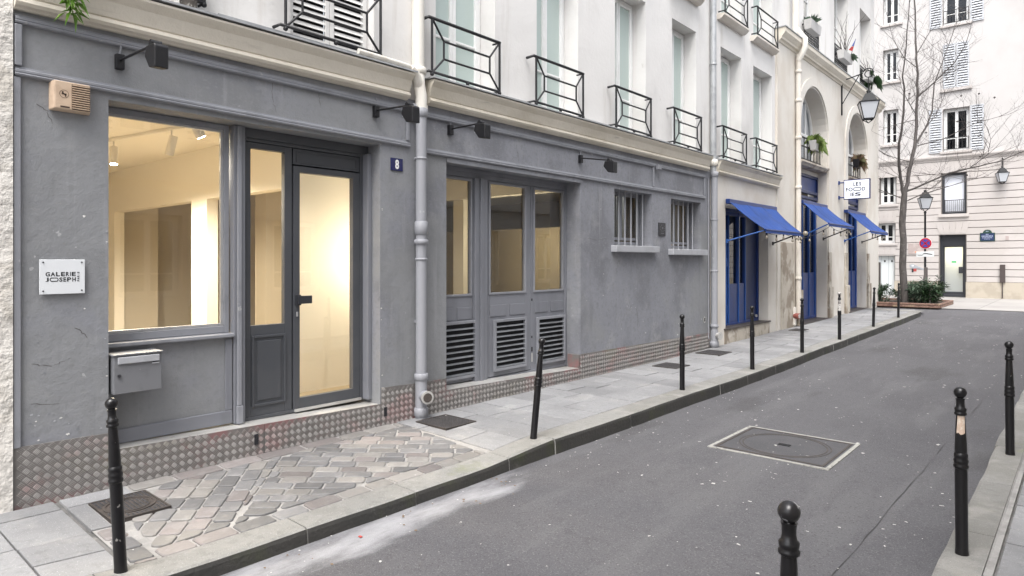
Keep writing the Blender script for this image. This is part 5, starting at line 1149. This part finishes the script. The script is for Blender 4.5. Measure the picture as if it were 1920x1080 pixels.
# ------------------------------------------------------------------ small things on the grey front
t = thing('alarm_siren', 'beige alarm siren box with louvres high on the left pier', 'alarm', (X(.05), 1.40, 2.69))
B().prism([(X(.0), 1.285, 2.69), (X(.065), 1.305, 2.70), (X(.065), 1.52, 2.70), (X(.0), 1.535, 2.69)], (0, 0, .195)).obj('case', 'siren_beige', t, bevel=.008)
for i in range(11):
    z = 2.712 + i * .0158; B().hexa([(X(.066), 1.41, z), (X(.074), 1.41, z + .002), (X(.074), 1.515, z + .002), (X(.066), 1.515, z), (X(.066), 1.41, z + .009), (X(.074), 1.41, z + .006), (X(.074), 1.515, z + .006), (X(.066), 1.515, z + .009)]).obj('louvre', 'siren_beige', t)
B().fb(1.407, 1.518, 2.706, 2.882, .0652, .0662).obj('louvre_back', 'siren_dark', t)
g = B(); n = 24
vs_ = [(X(.0665), 1.362 + r * math.cos(2 * math.pi * k / n), 2.805 + r * math.sin(2 * math.pi * k / n)) for r in (.028, .0252) for k in range(n)]
g.add(vs_, [(k, (k + 1) % n, n + (k + 1) % n, n + k) for k in range(n)]); g.obj('logo_ring', 'siren_dark', t, fix=False)
b = B()
for (a, c, d, e) in ((-.012, -.004, .0, .018), (-.014, .0, -.004, .006), (.004, .012, -.018, .0), (.0, .014, -.006, .004)): b.fb(1.362 + a, 1.362 + c, 2.805 + d, 2.805 + e, .0662, .0668)
b.obj('logo', 'siren_dark', t); B().fb(1.34, 1.395, 2.712, 2.722, .0655, .067).obj('label_strip', 'siren_dark', t)
t = thing('gallery_sign', 'white square sign reading GALERIE JOSEPH PARIS on the pier', 'sign', (X(.03), 1.363, 1.424))
B().fb(1.229, 1.498, 1.424, 1.663, .018, .026).obj('panel', 'perspex', t, bevel=.002)
def sg(x, y): return (X(.0272), 1.229 + (x - 175) / 1005 * .269, 1.663 - (y - 195) / 757 * .239)
b = B(); R1 = (470, 562); R2 = (588, 682)
for ch, x0, x1 in (('G', 303, 400), ('A', 412, 515), ('L', 530, 622), ('E', 640, 728), ('R', 748, 822), ('I', 840, 856), ('E', 878, 970)): put_glyph(b, ch, x0, x1, R1[1], R1[0], sg)
for ch, x0, x1 in (('J', 305, 372), ('S', 600, 675), ('E', 692, 756), ('P', 774, 866), ('H', 890, 970)): put_glyph(b, ch, x0, x1, R2[1], R2[0], sg)
put_glyph(b, '(O)', 395, 586, R2[0], R2[1], sg)
for ch, y0, y1 in (('P', 680, 645), ('A', 640, 600), ('R', 590, 556), ('I', 545, 538), ('S', 505, 468)): put_glyph(b, ch, 0, 1, 0, 1, lambda x, y, y0=y0, y1=y1: sg(1055 - y * 55, y0 + (y1 - y0) * x))
b.obj('lettering', 'ink', t, fix=False)
for u in (1.250, 1.478):
    for z in (1.446, 1.643): B().tube([(X(.0), u, z), (X(.030), u, z)], .0055, 8).obj('screw', 'screw', t)
t = thing('house_number', 'blue enamel house number plate with white 8', 'number plate', (X(.01), 4.305, 2.585))
B().fb(4.228, 4.385, 2.585, 2.715, .002, .012).obj('plate', 'enamel_blue', t, bevel=.004)
b = B(); put_glyph(b, '8', 4.283, 4.330, 2.602, 2.700, lambda x, y: (X(.0135), x, y)); b.obj('numeral', 'enamel_white', t, fix=False)
b = B()
for k in (.0012, -.0012): put_glyph(b, '8', 4.283 + k, 4.330 + k, 2.602, 2.700, lambda x, y: (X(.0136 + k * .05), x, y))
b.obj('numeral', 'enamel_white', t, fix=False)
t = thing('mailbox', 'grey metal letter box under the shop window sill', 'mailbox', (X(-.05), 1.85, .67))
B().fb(1.675, 2.005, .675, .955, -.184, .045).obj('box', 'mailbox_grey', t, bevel=.005); B().fb(1.665, 2.012, .956, .968, -.184, .055).obj('lid', 'mailbox_grey', t, bevel=.003)
B().fb(1.70, 1.985, .895, .945, .046, .058).obj('flap', 'sill_paint', t, bevel=.004); B().fb(1.935, 1.985, .876, .886, .046, .052).obj('name_slot', 'sill_paint', t); B().fb(1.94, 1.985, .887, .8925, .0455, .048).obj('slot', 'dark_void', t)
B().tube([(X(.045), 1.71, .81), (X(.056), 1.71, .81)], .012, 10).obj('lock', 'screw', t)
t = thing('black_plaque', 'small black relief plaque between the two barred windows', 'plaque', (X(.0), 9.91, 2.08)); B().fb(9.80, 10.03, 2.075, 2.295, .002, .018).obj('plate', 'plaque_black', t, bevel=.004)
b = B()
for k in range(9):
    a = 2 * math.pi * k / 9; b.fb(9.915 + .07 * math.cos(a) - .012, 9.915 + .07 * math.cos(a) + .012, 2.205 + .055 * math.sin(a) - .008, 2.205 + .055 * math.sin(a) + .008, .0182, .022)
b.fb(9.86, 9.97, 2.11, 2.125, .0182, .021); b.fb(9.89, 9.94, 2.19, 2.225, .0182, .023); b.obj('relief', 'plaque_relief', t)['kind'] = 'stuff'

# hairline cracks and a peeled patch in the painted front
def crack(par, pts, w=.0035):
    b = B(); vs = []; L_ = []
    for (u0, z0), (u1, z1) in zip(pts, pts[1:]):
        for k in range(6): s = k / 6; L_.append((u0 + (u1 - u0) * s + random.uniform(-.012, .012), z0 + (z1 - z0) * s + random.uniform(-.006, .006)))
    L_.append(pts[-1])
    for i, (u, z) in enumerate(L_): q = w * (1 - .7 * i / len(L_)) * random.uniform(.6, 1.3); vs += [(X(.0016), u - q / 2, z), (X(.0016), u + q / 2, z + .002)]
    b.add(vs, [(2 * i, 2 * i + 1, 2 * i + 3, 2 * i + 2) for i in range(len(L_) - 1)]); b.obj('crack', 'cast_iron', par, fix=False)
crack(gh, [(2.95, 3.22), (2.93, 3.10), (2.97, 2.96)]); crack(gh, [(3.40, 3.21), (3.41, 3.08)]); crack(gh, [(1.22, 2.72), (1.28, 2.68), (1.31, 2.60)]); crack(gh, [(1.18, .95), (1.30, .93), (1.42, .97)], .005); crack(gh, [(1.2, .68), (1.35, .66)], .005); crack(gh, [(1.45, 1.18), (1.52, 1.10)], .005)
crack(mh2, [(8.0, 2.75), (8.05, 2.4)]); crack(mh2, [(7.75, 1.98), (8.0, 1.96), (8.3, 1.99)], .006); crack(mh2, [(9.1, .9), (9.2, .6)], .005); crack(mh2, [(6.2, 3.1), (6.25, 2.9)])
def flake(par, u, z, r, w=.0012):
    n = 11; rr = [r * random.uniform(.45, 1.1) for _ in range(n)]
    B().prism([(X(w), u + rr[k] * math.cos(2 * math.pi * k / n), z + .7 * rr[k] * math.sin(2 * math.pi * k / n)) for k in range(n)], (.0006, 0, 0)).obj('paint_flake', random.choice(['sill_paint', 'cream_render', 'grey_wood']), par)
for k in range(22): flake(gh, random.uniform(1.14, 1.64), random.uniform(.42, .62) if k < 12 else random.uniform(.6, 2.6), random.uniform(.004, .013))
for k in range(16): flake(gh, random.choice([1.645, 1.64, 4.115, 4.125]), random.uniform(.42, 2.2), random.uniform(.004, .012))
for k in range(26): flake(mh2, random.uniform(7.7, 11.5), random.uniform(.36, 1.6), random.uniform(.006, .018))

# ------------------------------------------------------------------ awnings, hanging sign, string lights
def awning(u0, u1, b0, b1, zt, zb, wt, wb, label, z_arm):
    t = thing('awning', label, 'awning', (X(0), (u0 + u1) / 2, zb), 'blue awnings over the shop doors')
    n, m_ = 22, 10; g = B(); vs = []
    for lay in (0, -.008):
        for i in range(n + 1):
            for j in range(m_ + 1):
                s, q = i / n, j / m_; u = (u0 + (u1 - u0) * s) * (1 - q) + (b0 + (b1 - b0) * s) * q; sag = -.045 * math.sin(math.pi * q) * (.75 + .25 * math.sin(s * 9)) - .02 * math.sin(math.pi * s) * q + .006 * math.sin(s * 23 + q * 4)
                vs.append((X(wt + (wb - wt) * q), u, zt + (zb - zt) * q + sag + lay))
    N_ = (n + 1) * (m_ + 1); q_ = m_ + 1; fs = []
    for lay in (0, 1):
        for i in range(n):
            for j in range(m_): a = lay * N_ + i * q_ + j; fs.append((a, a + 1, a + q_ + 1, a + q_))
    for i in range(n): fs += [(i * q_ + m_, (i + 1) * q_ + m_, N_ + (i + 1) * q_ + m_, N_ + i * q_ + m_)]
    for j in range(m_): fs += [(j, j + 1, N_ + j + 1, N_ + j), (n * q_ + j, n * q_ + j + 1, N_ + n * q_ + j + 1, N_ + n * q_ + j)]
    g.add(vs, fs, True); g.obj('canopy', 'blue_awning', t)
    for s in (1 / 3, 2 / 3):
        B().tube([(X(wt + (wb - wt) * q), (u0 + (u1 - u0) * s) * (1 - q) + (b0 + (b1 - b0) * s) * q, zt + (zb - zt) * q - .045 * math.sin(math.pi * q) * (.75 + .25 * math.sin(s * 9)) - .02 * math.sin(math.pi * s) * q + .006 * math.sin(s * 23 + q * 4) + .001) for q in [k / 10 for k in range(11)]], .004, 5).obj('seam', 'blue_paint', t)
    B().prism([(X(wb), b0, zb - .012), (X(wb), b1, zb - .012), (X(wb + .004), b1, zb - .075), (X(wb + .004), b0, zb - .075)], (.006, 0, 0)).obj('hem', 'blue_awning', t)
    B().fb(u0 - .03, u1 + .03, zt - .04, zt + .055, .032, wt + .02).obj('cassette', 'blue_paint', t, bevel=.012)
    B().tube([(X(wb), b0, zb - .01), (X(wb), b1, zb - .01)], .018, 8).obj('front_bar', 'blue_paint', t)
    for u, bb, m in ((u0 + .03, b0 + .05, 'blue_bright'), (u1 - .03, b1 - .03, 'iron_black')):
        B().tube([(X(.04), u, z_arm), (X(wb - .01), bb, zb - .015)], .016, 6).obj('arm', m, t); B().fb(u - .03, u + .03, z_arm - .04, z_arm + .04, .032, .06).obj('arm_foot', m, t)
    return t
awning(12.45, 15.0, 12.68, 14.76, 2.82, 2.27, .10, .72, 'nearest blue awning over the open blue doorway', 2.05)
awning(16.80, 18.75, 16.65, 18.85, 3.10, 2.56, .12, .75, 'middle blue awning in front of the first arch', 2.25)
awning(20.75, 22.75, 20.65, 22.75, 3.10, 2.52, .12, .75, 'farthest blue awning beside the hanging sign', 2.25)
t = thing('hanging_sign', 'square white hanging sign with blue rim reading LES FOODIES', 'sign', (X(.5), 20.2, 3.39)); ys_ = 20.2
B().box(X(.17), X(.85), ys_ - .05, ys_ + .05, 3.39, 3.95).obj('case', 'enamel_blue', t, bevel=.01)
for s_, nm in ((-1, 'face'), (1, 'face')): B().box(X(.195), X(.825), ys_ + s_ * .0505, ys_ + s_ * .055, 3.415, 3.925).obj(nm, 'sign_face', t)
def hg(x, y): return (X(.17 + (x - 378) / 167 * .68), ys_ - .0565, 3.95 - (y - 58) / 134 * .56)
b = B()
for ch, x0, x1, y0, y1 in (('L', 441, 453, 78, 103), ('E', 457, 473, 78, 103), ('S', 477, 491, 78, 103), ('F', 393, 407, 112, 138), ('(O)', 410, 437, 112, 138), ('(O)', 440, 492, 112, 138), ('D', 496, 515, 112, 138), ('I', 421, 425, 147, 171), ('E', 430, 447, 147, 171), ('S', 450, 489, 147, 171)):
    put_glyph(b, ch, x0, x1, y1 if ch != '(O)' else y0, y0 if ch != '(O)' else y1, hg)
b.obj('lettering', 'ink', t, fix=False)
for z in (3.46, 3.88): B().tube([(X(.03), ys_, z), (X(.17), ys_, z)], .018, 6).obj('bracket', 'blue_paint', t); B().box(X(.032), X(.06), ys_ - .04, ys_ + .04, z - .05, z + .05).obj('bracket_plate', 'blue_paint', t)
def strand(pts, nb, label, warm=()):
    P = [Vector((X(w), u, z)) for u, w, z in pts]; t = thing('string_lights', label, 'string lights', tuple(P[0]), 'festoon bulbs under the awnings'); L_ = []
    for a, c in zip(P, P[1:]):
        for k in range(8): s = k / 8; L_.append(a.lerp(c, s) - Vector((0, 0, .10 * 4 * s * (1 - s) * (c - a).length / 2)))
    L_.append(P[-1]); B().tube(L_, .006, 5).obj('wire', 'iron_black', t)
    for i in range(nb):
        q = L_[int((i + .5) / nb * (len(L_) - 1))]; B().lathe([(.012, 0), (.016, -.01), (.016, -.05), (.012, -.055)], q, 8).obj('socket', 'iron_black', t)
        B().lathe([(.011, -.055), (.02, -.08), (.024, -.10), (.018, -.12), (.003, -.13)], q, 10).obj('bulb', 'bulb_warm' if i in warm else 'bulb_glass', t)
strand([(12.65, .70, 2.24), (13.7, .71, 2.22), (14.76, .72, 2.24), (15.6, .3, 2.35), (16.45, .22, 2.20)], 9, 'festoon bulbs along the nearest awning to the cream pier', ())
strand([(16.45, .22, 2.20), (16.9, .72, 2.5), (18.0, .74, 2.42), (18.8, .74, 2.5), (19.7, .15, 2.75)], 8, 'festoon bulbs under the middle awning', ())
strand([(20.7, .72, 2.5), (21.8, .74, 2.42), (22.7, .74, 2.48), (23.6, .12, 2.6)], 6, 'festoon bulbs under the farthest awning', ())
t = thing('globe_lamp', 'small round cream lamp on the pier between first two awnings', 'lamp', (X(.1), 16.72, 2.3)); B().lathe([(.01, -.06), (.05, -.04), (.065, 0), (.05, .04), (.01, .06)], (X(.20), 16.72, 2.33), 14).obj('globe', 'bulb_glass', t); B().tube([(X(.04), 16.72, 2.33), (X(.12), 16.72, 2.33)], .02, 8).obj('stem', 'iron_black', t)

# ------------------------------------------------------------------ window boxes and pots
random.seed(5)
def tuft(b, c, n, l, w, spread=.6, up=1., droop=.5):
    for i in range(n):
        d = Vector((random.uniform(-1, 1) * spread, random.uniform(-1, 1) * spread, up * random.uniform(.4, 1)))
        leaf(b, Vector(c) + Vector((random.uniform(-.04, .04), random.uniform(-.06, .06), 0)), d, l * random.uniform(.6, 1.2), w, droop * random.uniform(.4, 1.5))
def window_box(u, w, z, ln, label):
    t = thing('window_box', label, 'planter', (X(w), u, z), 'pale window boxes on the arched house')
    x0, x1 = X(w - .10), X(w + .10); y0, y1 = u - ln / 2, u + ln / 2
    B().hexa([(x0 + .02, y0 + .03, z), (x1 - .02, y0 + .03, z), (x1 - .02, y1 - .03, z), (x0 + .02, y1 - .03, z), (x0, y0, z + .24), (x1, y0, z + .24), (x1, y1, z + .24), (x0, y1, z + .24)]).obj('box', 'planter_white', t, bevel=.008)
    for q in (y0 + .12, y1 - .12): B().box(X(-.15), x0 + .02, q - .02, q + .02, z + .15, z + .18).obj('bracket', 'iron_black', t)
    return t
def twigs_up(t, c, n, h, spread):
    b = B()
    for i in range(n):
        p = Vector(c) + Vector((random.uniform(-.05, .05), random.uniform(-.25, .25), 0)); d = Vector((random.uniform(-1, 1) * spread, random.uniform(-1, 1) * spread, 1)); pts = [p]
        for k in range(4): d = (d + Vector((random.uniform(-.4, .4), random.uniform(-.4, .4), .1))).normalized(); pts.append(pts[-1] + d * h / 4 * random.uniform(.7, 1.2))
        b.tube(pts, [.009, .008, .006, .005, .003], 4, caps=False)
    b.obj('bare_stems', 'twig', t, fix=False)
t = window_box(17.75, .06, 7.52, .85, 'pale window box with spiky green plant, nearest on arched house'); b = B(); tuft(b, (X(.06), 17.7, 7.74), 90, .32, .03, .8, 1, .5); b.obj('foliage', 'leaf_grey', t, fix=False)['kind'] = 'stuff'
t = window_box(20.75, .06, 7.46, .95, 'pale window box with bare twisted stems and small flag'); twigs_up(t, (X(.06), 20.7, 7.68), 9, 1.2, .25); b = B(); tuft(b, (X(.1), 21.15, 7.68), 60, .22, .03, .9, .7, .9); b.obj('foliage', 'leaf_grey', t, fix=False)['kind'] = 'stuff'
t = thing('small_flag', 'small red and blue flag stuck in the window box', 'flag', (X(.1), 21.1, 7.7)); B().tube([(X(.12), 21.1, 7.68), (X(.22), 21.25, 8.22)], .008, 5).obj('stick', 'twig', t)
B().prism([(X(.22), 21.25, 8.22), (X(.18), 21.19, 8.0), (X(.17), 21.0, 7.95)], (.004, 0, 0)).obj('blue_field', 'flag_blue', t); B().prism([(X(.18), 21.185, 7.99), (X(.15), 21.145, 7.84), (X(.13), 20.85, 7.82), (X(.17), 20.99, 7.94)], (.004, 0, 0)).obj('red_field', 'flag_red', t)
t = window_box(23.55, .06, 7.45, .95, 'pale window box with trailing dark greenery, farthest on arched house'); b = B(); tuft(b, (X(.08), 23.3, 7.68), 90, .2, .035, 1, .5, .8); tuft(b, (X(.12), 23.85, 7.6), 110, .28, .035, 1, .2, 1.2); b.obj('foliage', 'leaf_dark', t, fix=False)['kind'] = 'stuff'; twigs_up(t, (X(.06), 23.6, 7.68), 6, .6, .4)
for (u, lab, m1, m2, n) in ((18.15, 'grassy pot plant on the railing in the first arch', 'grass_tuft', 'planter_white', 150), (22.35, 'dark trough with straggly plant in the second arch', 'leaf_dry', 'iron_black', 130)):
    t = thing('railing_pot', lab, 'plant pot', (X(-.02), u, 4.55)); x0, x1 = X(-.10), X(.08)
    B().hexa([(x0 + .03, u - .16, 4.55), (x1 - .03, u - .16, 4.55), (x1 - .03, u + .16, 4.55), (x0 + .03, u + .16, 4.55), (x0, u - .2, 4.80), (x1, u - .2, 4.80), (x1, u + .2, 4.80), (x0, u + .2, 4.80)]).obj('pot', m2, t, bevel=.006)
    b = B(); tuft(b, (X(.0), u, 4.78), n, .34, .012, .5, 1., .7); tuft(b, (X(.02), u + .16, 4.76), n, .30, .012, .5, .7, 1.3); b.obj('foliage', m1, t, fix=False)['kind'] = 'stuff'
for (u, r, m, lab) in ((1.985, .075, 'terracotta', 'brown flower pot at the top left edge of the cornice'), (2.19, .08, 'pot_dark', 'dark speckled flower pot on the cornice beside the railing')):
    t = thing('flower_pot', lab, 'plant pot', (X(.06), u, 3.62)); B().lathe([(r * .7, 0), (r * .95, .16), (r * 1.08, .165), (r * 1.08, .20), (r * .9, .20)], (X(.075), u, 3.62), 18).obj('pot', m, t)
    b = B(); tuft(b, (X(.075), u, 3.80), 40, .25, .03); b.obj('foliage', 'leaf_green', t, fix=False)['kind'] = 'stuff'
t = thing('trailing_plant', 'bright green plant trailing down over the cornice at top left', 'plant', (X(.1), 1.45, 3.62))
B().lathe([(.07, 0), (.09, .16), (.1, .17), (.1, .2), (.08, .2)], (X(.06), 1.33, 3.62), 16).obj('pot', 'terracotta', t)
b = B(); random.seed(3)
for i in range(150):
    s = random.random(); base = Vector((X(.14 + .10 * math.sin(s * 3) + random.uniform(-.02, .03)), 1.33 + random.uniform(-.09, .09) * (1 - .6 * s) + .05 * s, 3.84 - .50 * s ** 1.1))
    leaf(b, base, Vector((random.uniform(.1, 1), random.uniform(-.8, .8), random.uniform(-.9, .25))), random.uniform(.06, .12), random.uniform(.016, .026), random.uniform(.2, .6))
b.obj('foliage', 'leaf_bright', t, fix=False)['kind'] = 'stuff'
b = B()
for i in range(7): 
    u = 1.33 + random.uniform(-.07, .07); e = random.uniform(.15, .5); b.tube([(X(.08), 1.33, 3.80), (X(.18), u, 3.82), (X(.22), u + .02, 3.72), (X(.20), u + .05, 3.80 - e)], .0035, 4, caps=False)
b.obj('stems', 'leaf_green', t, fix=False)

# ------------------------------------------------------------------ the house across the street, seen as a reflection in the glass
OX = 1.35
XF[0] = lambda p: (OX - (p[0] + A), p[1], p[2])
oh = thing('opposite_house', 'pale house across the street mirrored in the gallery glass', 'house', (OX, 10, 0))
OW = [(a, a + 1.1) for a in (1.2, 4.0, 6.9, 9.8, 12.7, 15.6)]
wall_grid(B(), -4, 18.5, -.1, 7.4, [(a, c, 1.0, 2.5) for a, c in OW] + [(a, c, 3.9, 5.9) for a, c in OW], -.35, 0).obj('wall', 'opposite_wall', oh)
B().fb(-4, 18.5, 7.4, 7.6, -.35, .2).obj('eaves', 'zinc', oh); B().fb(-4, 18.5, 3.1, 3.3, .001, .08).obj('string_course', 'opposite_wall', oh)
for a, c in OW:
    casement(oh, a + .01, c - .01, 1.01, 2.49, -.15, gm='dim_glass', back='curtain_grey'); casement(oh, a + .01, c - .01, 3.91, 5.89, -.15, gm='dim_glass', back='curtain_grey')
    for q, e in ((a - .56, a - .02), (c + .02, c + .56)): louvre_leaf(oh, q, e, 3.88, 5.92, .05, .12, m='shutter_white')
XF[0] = None
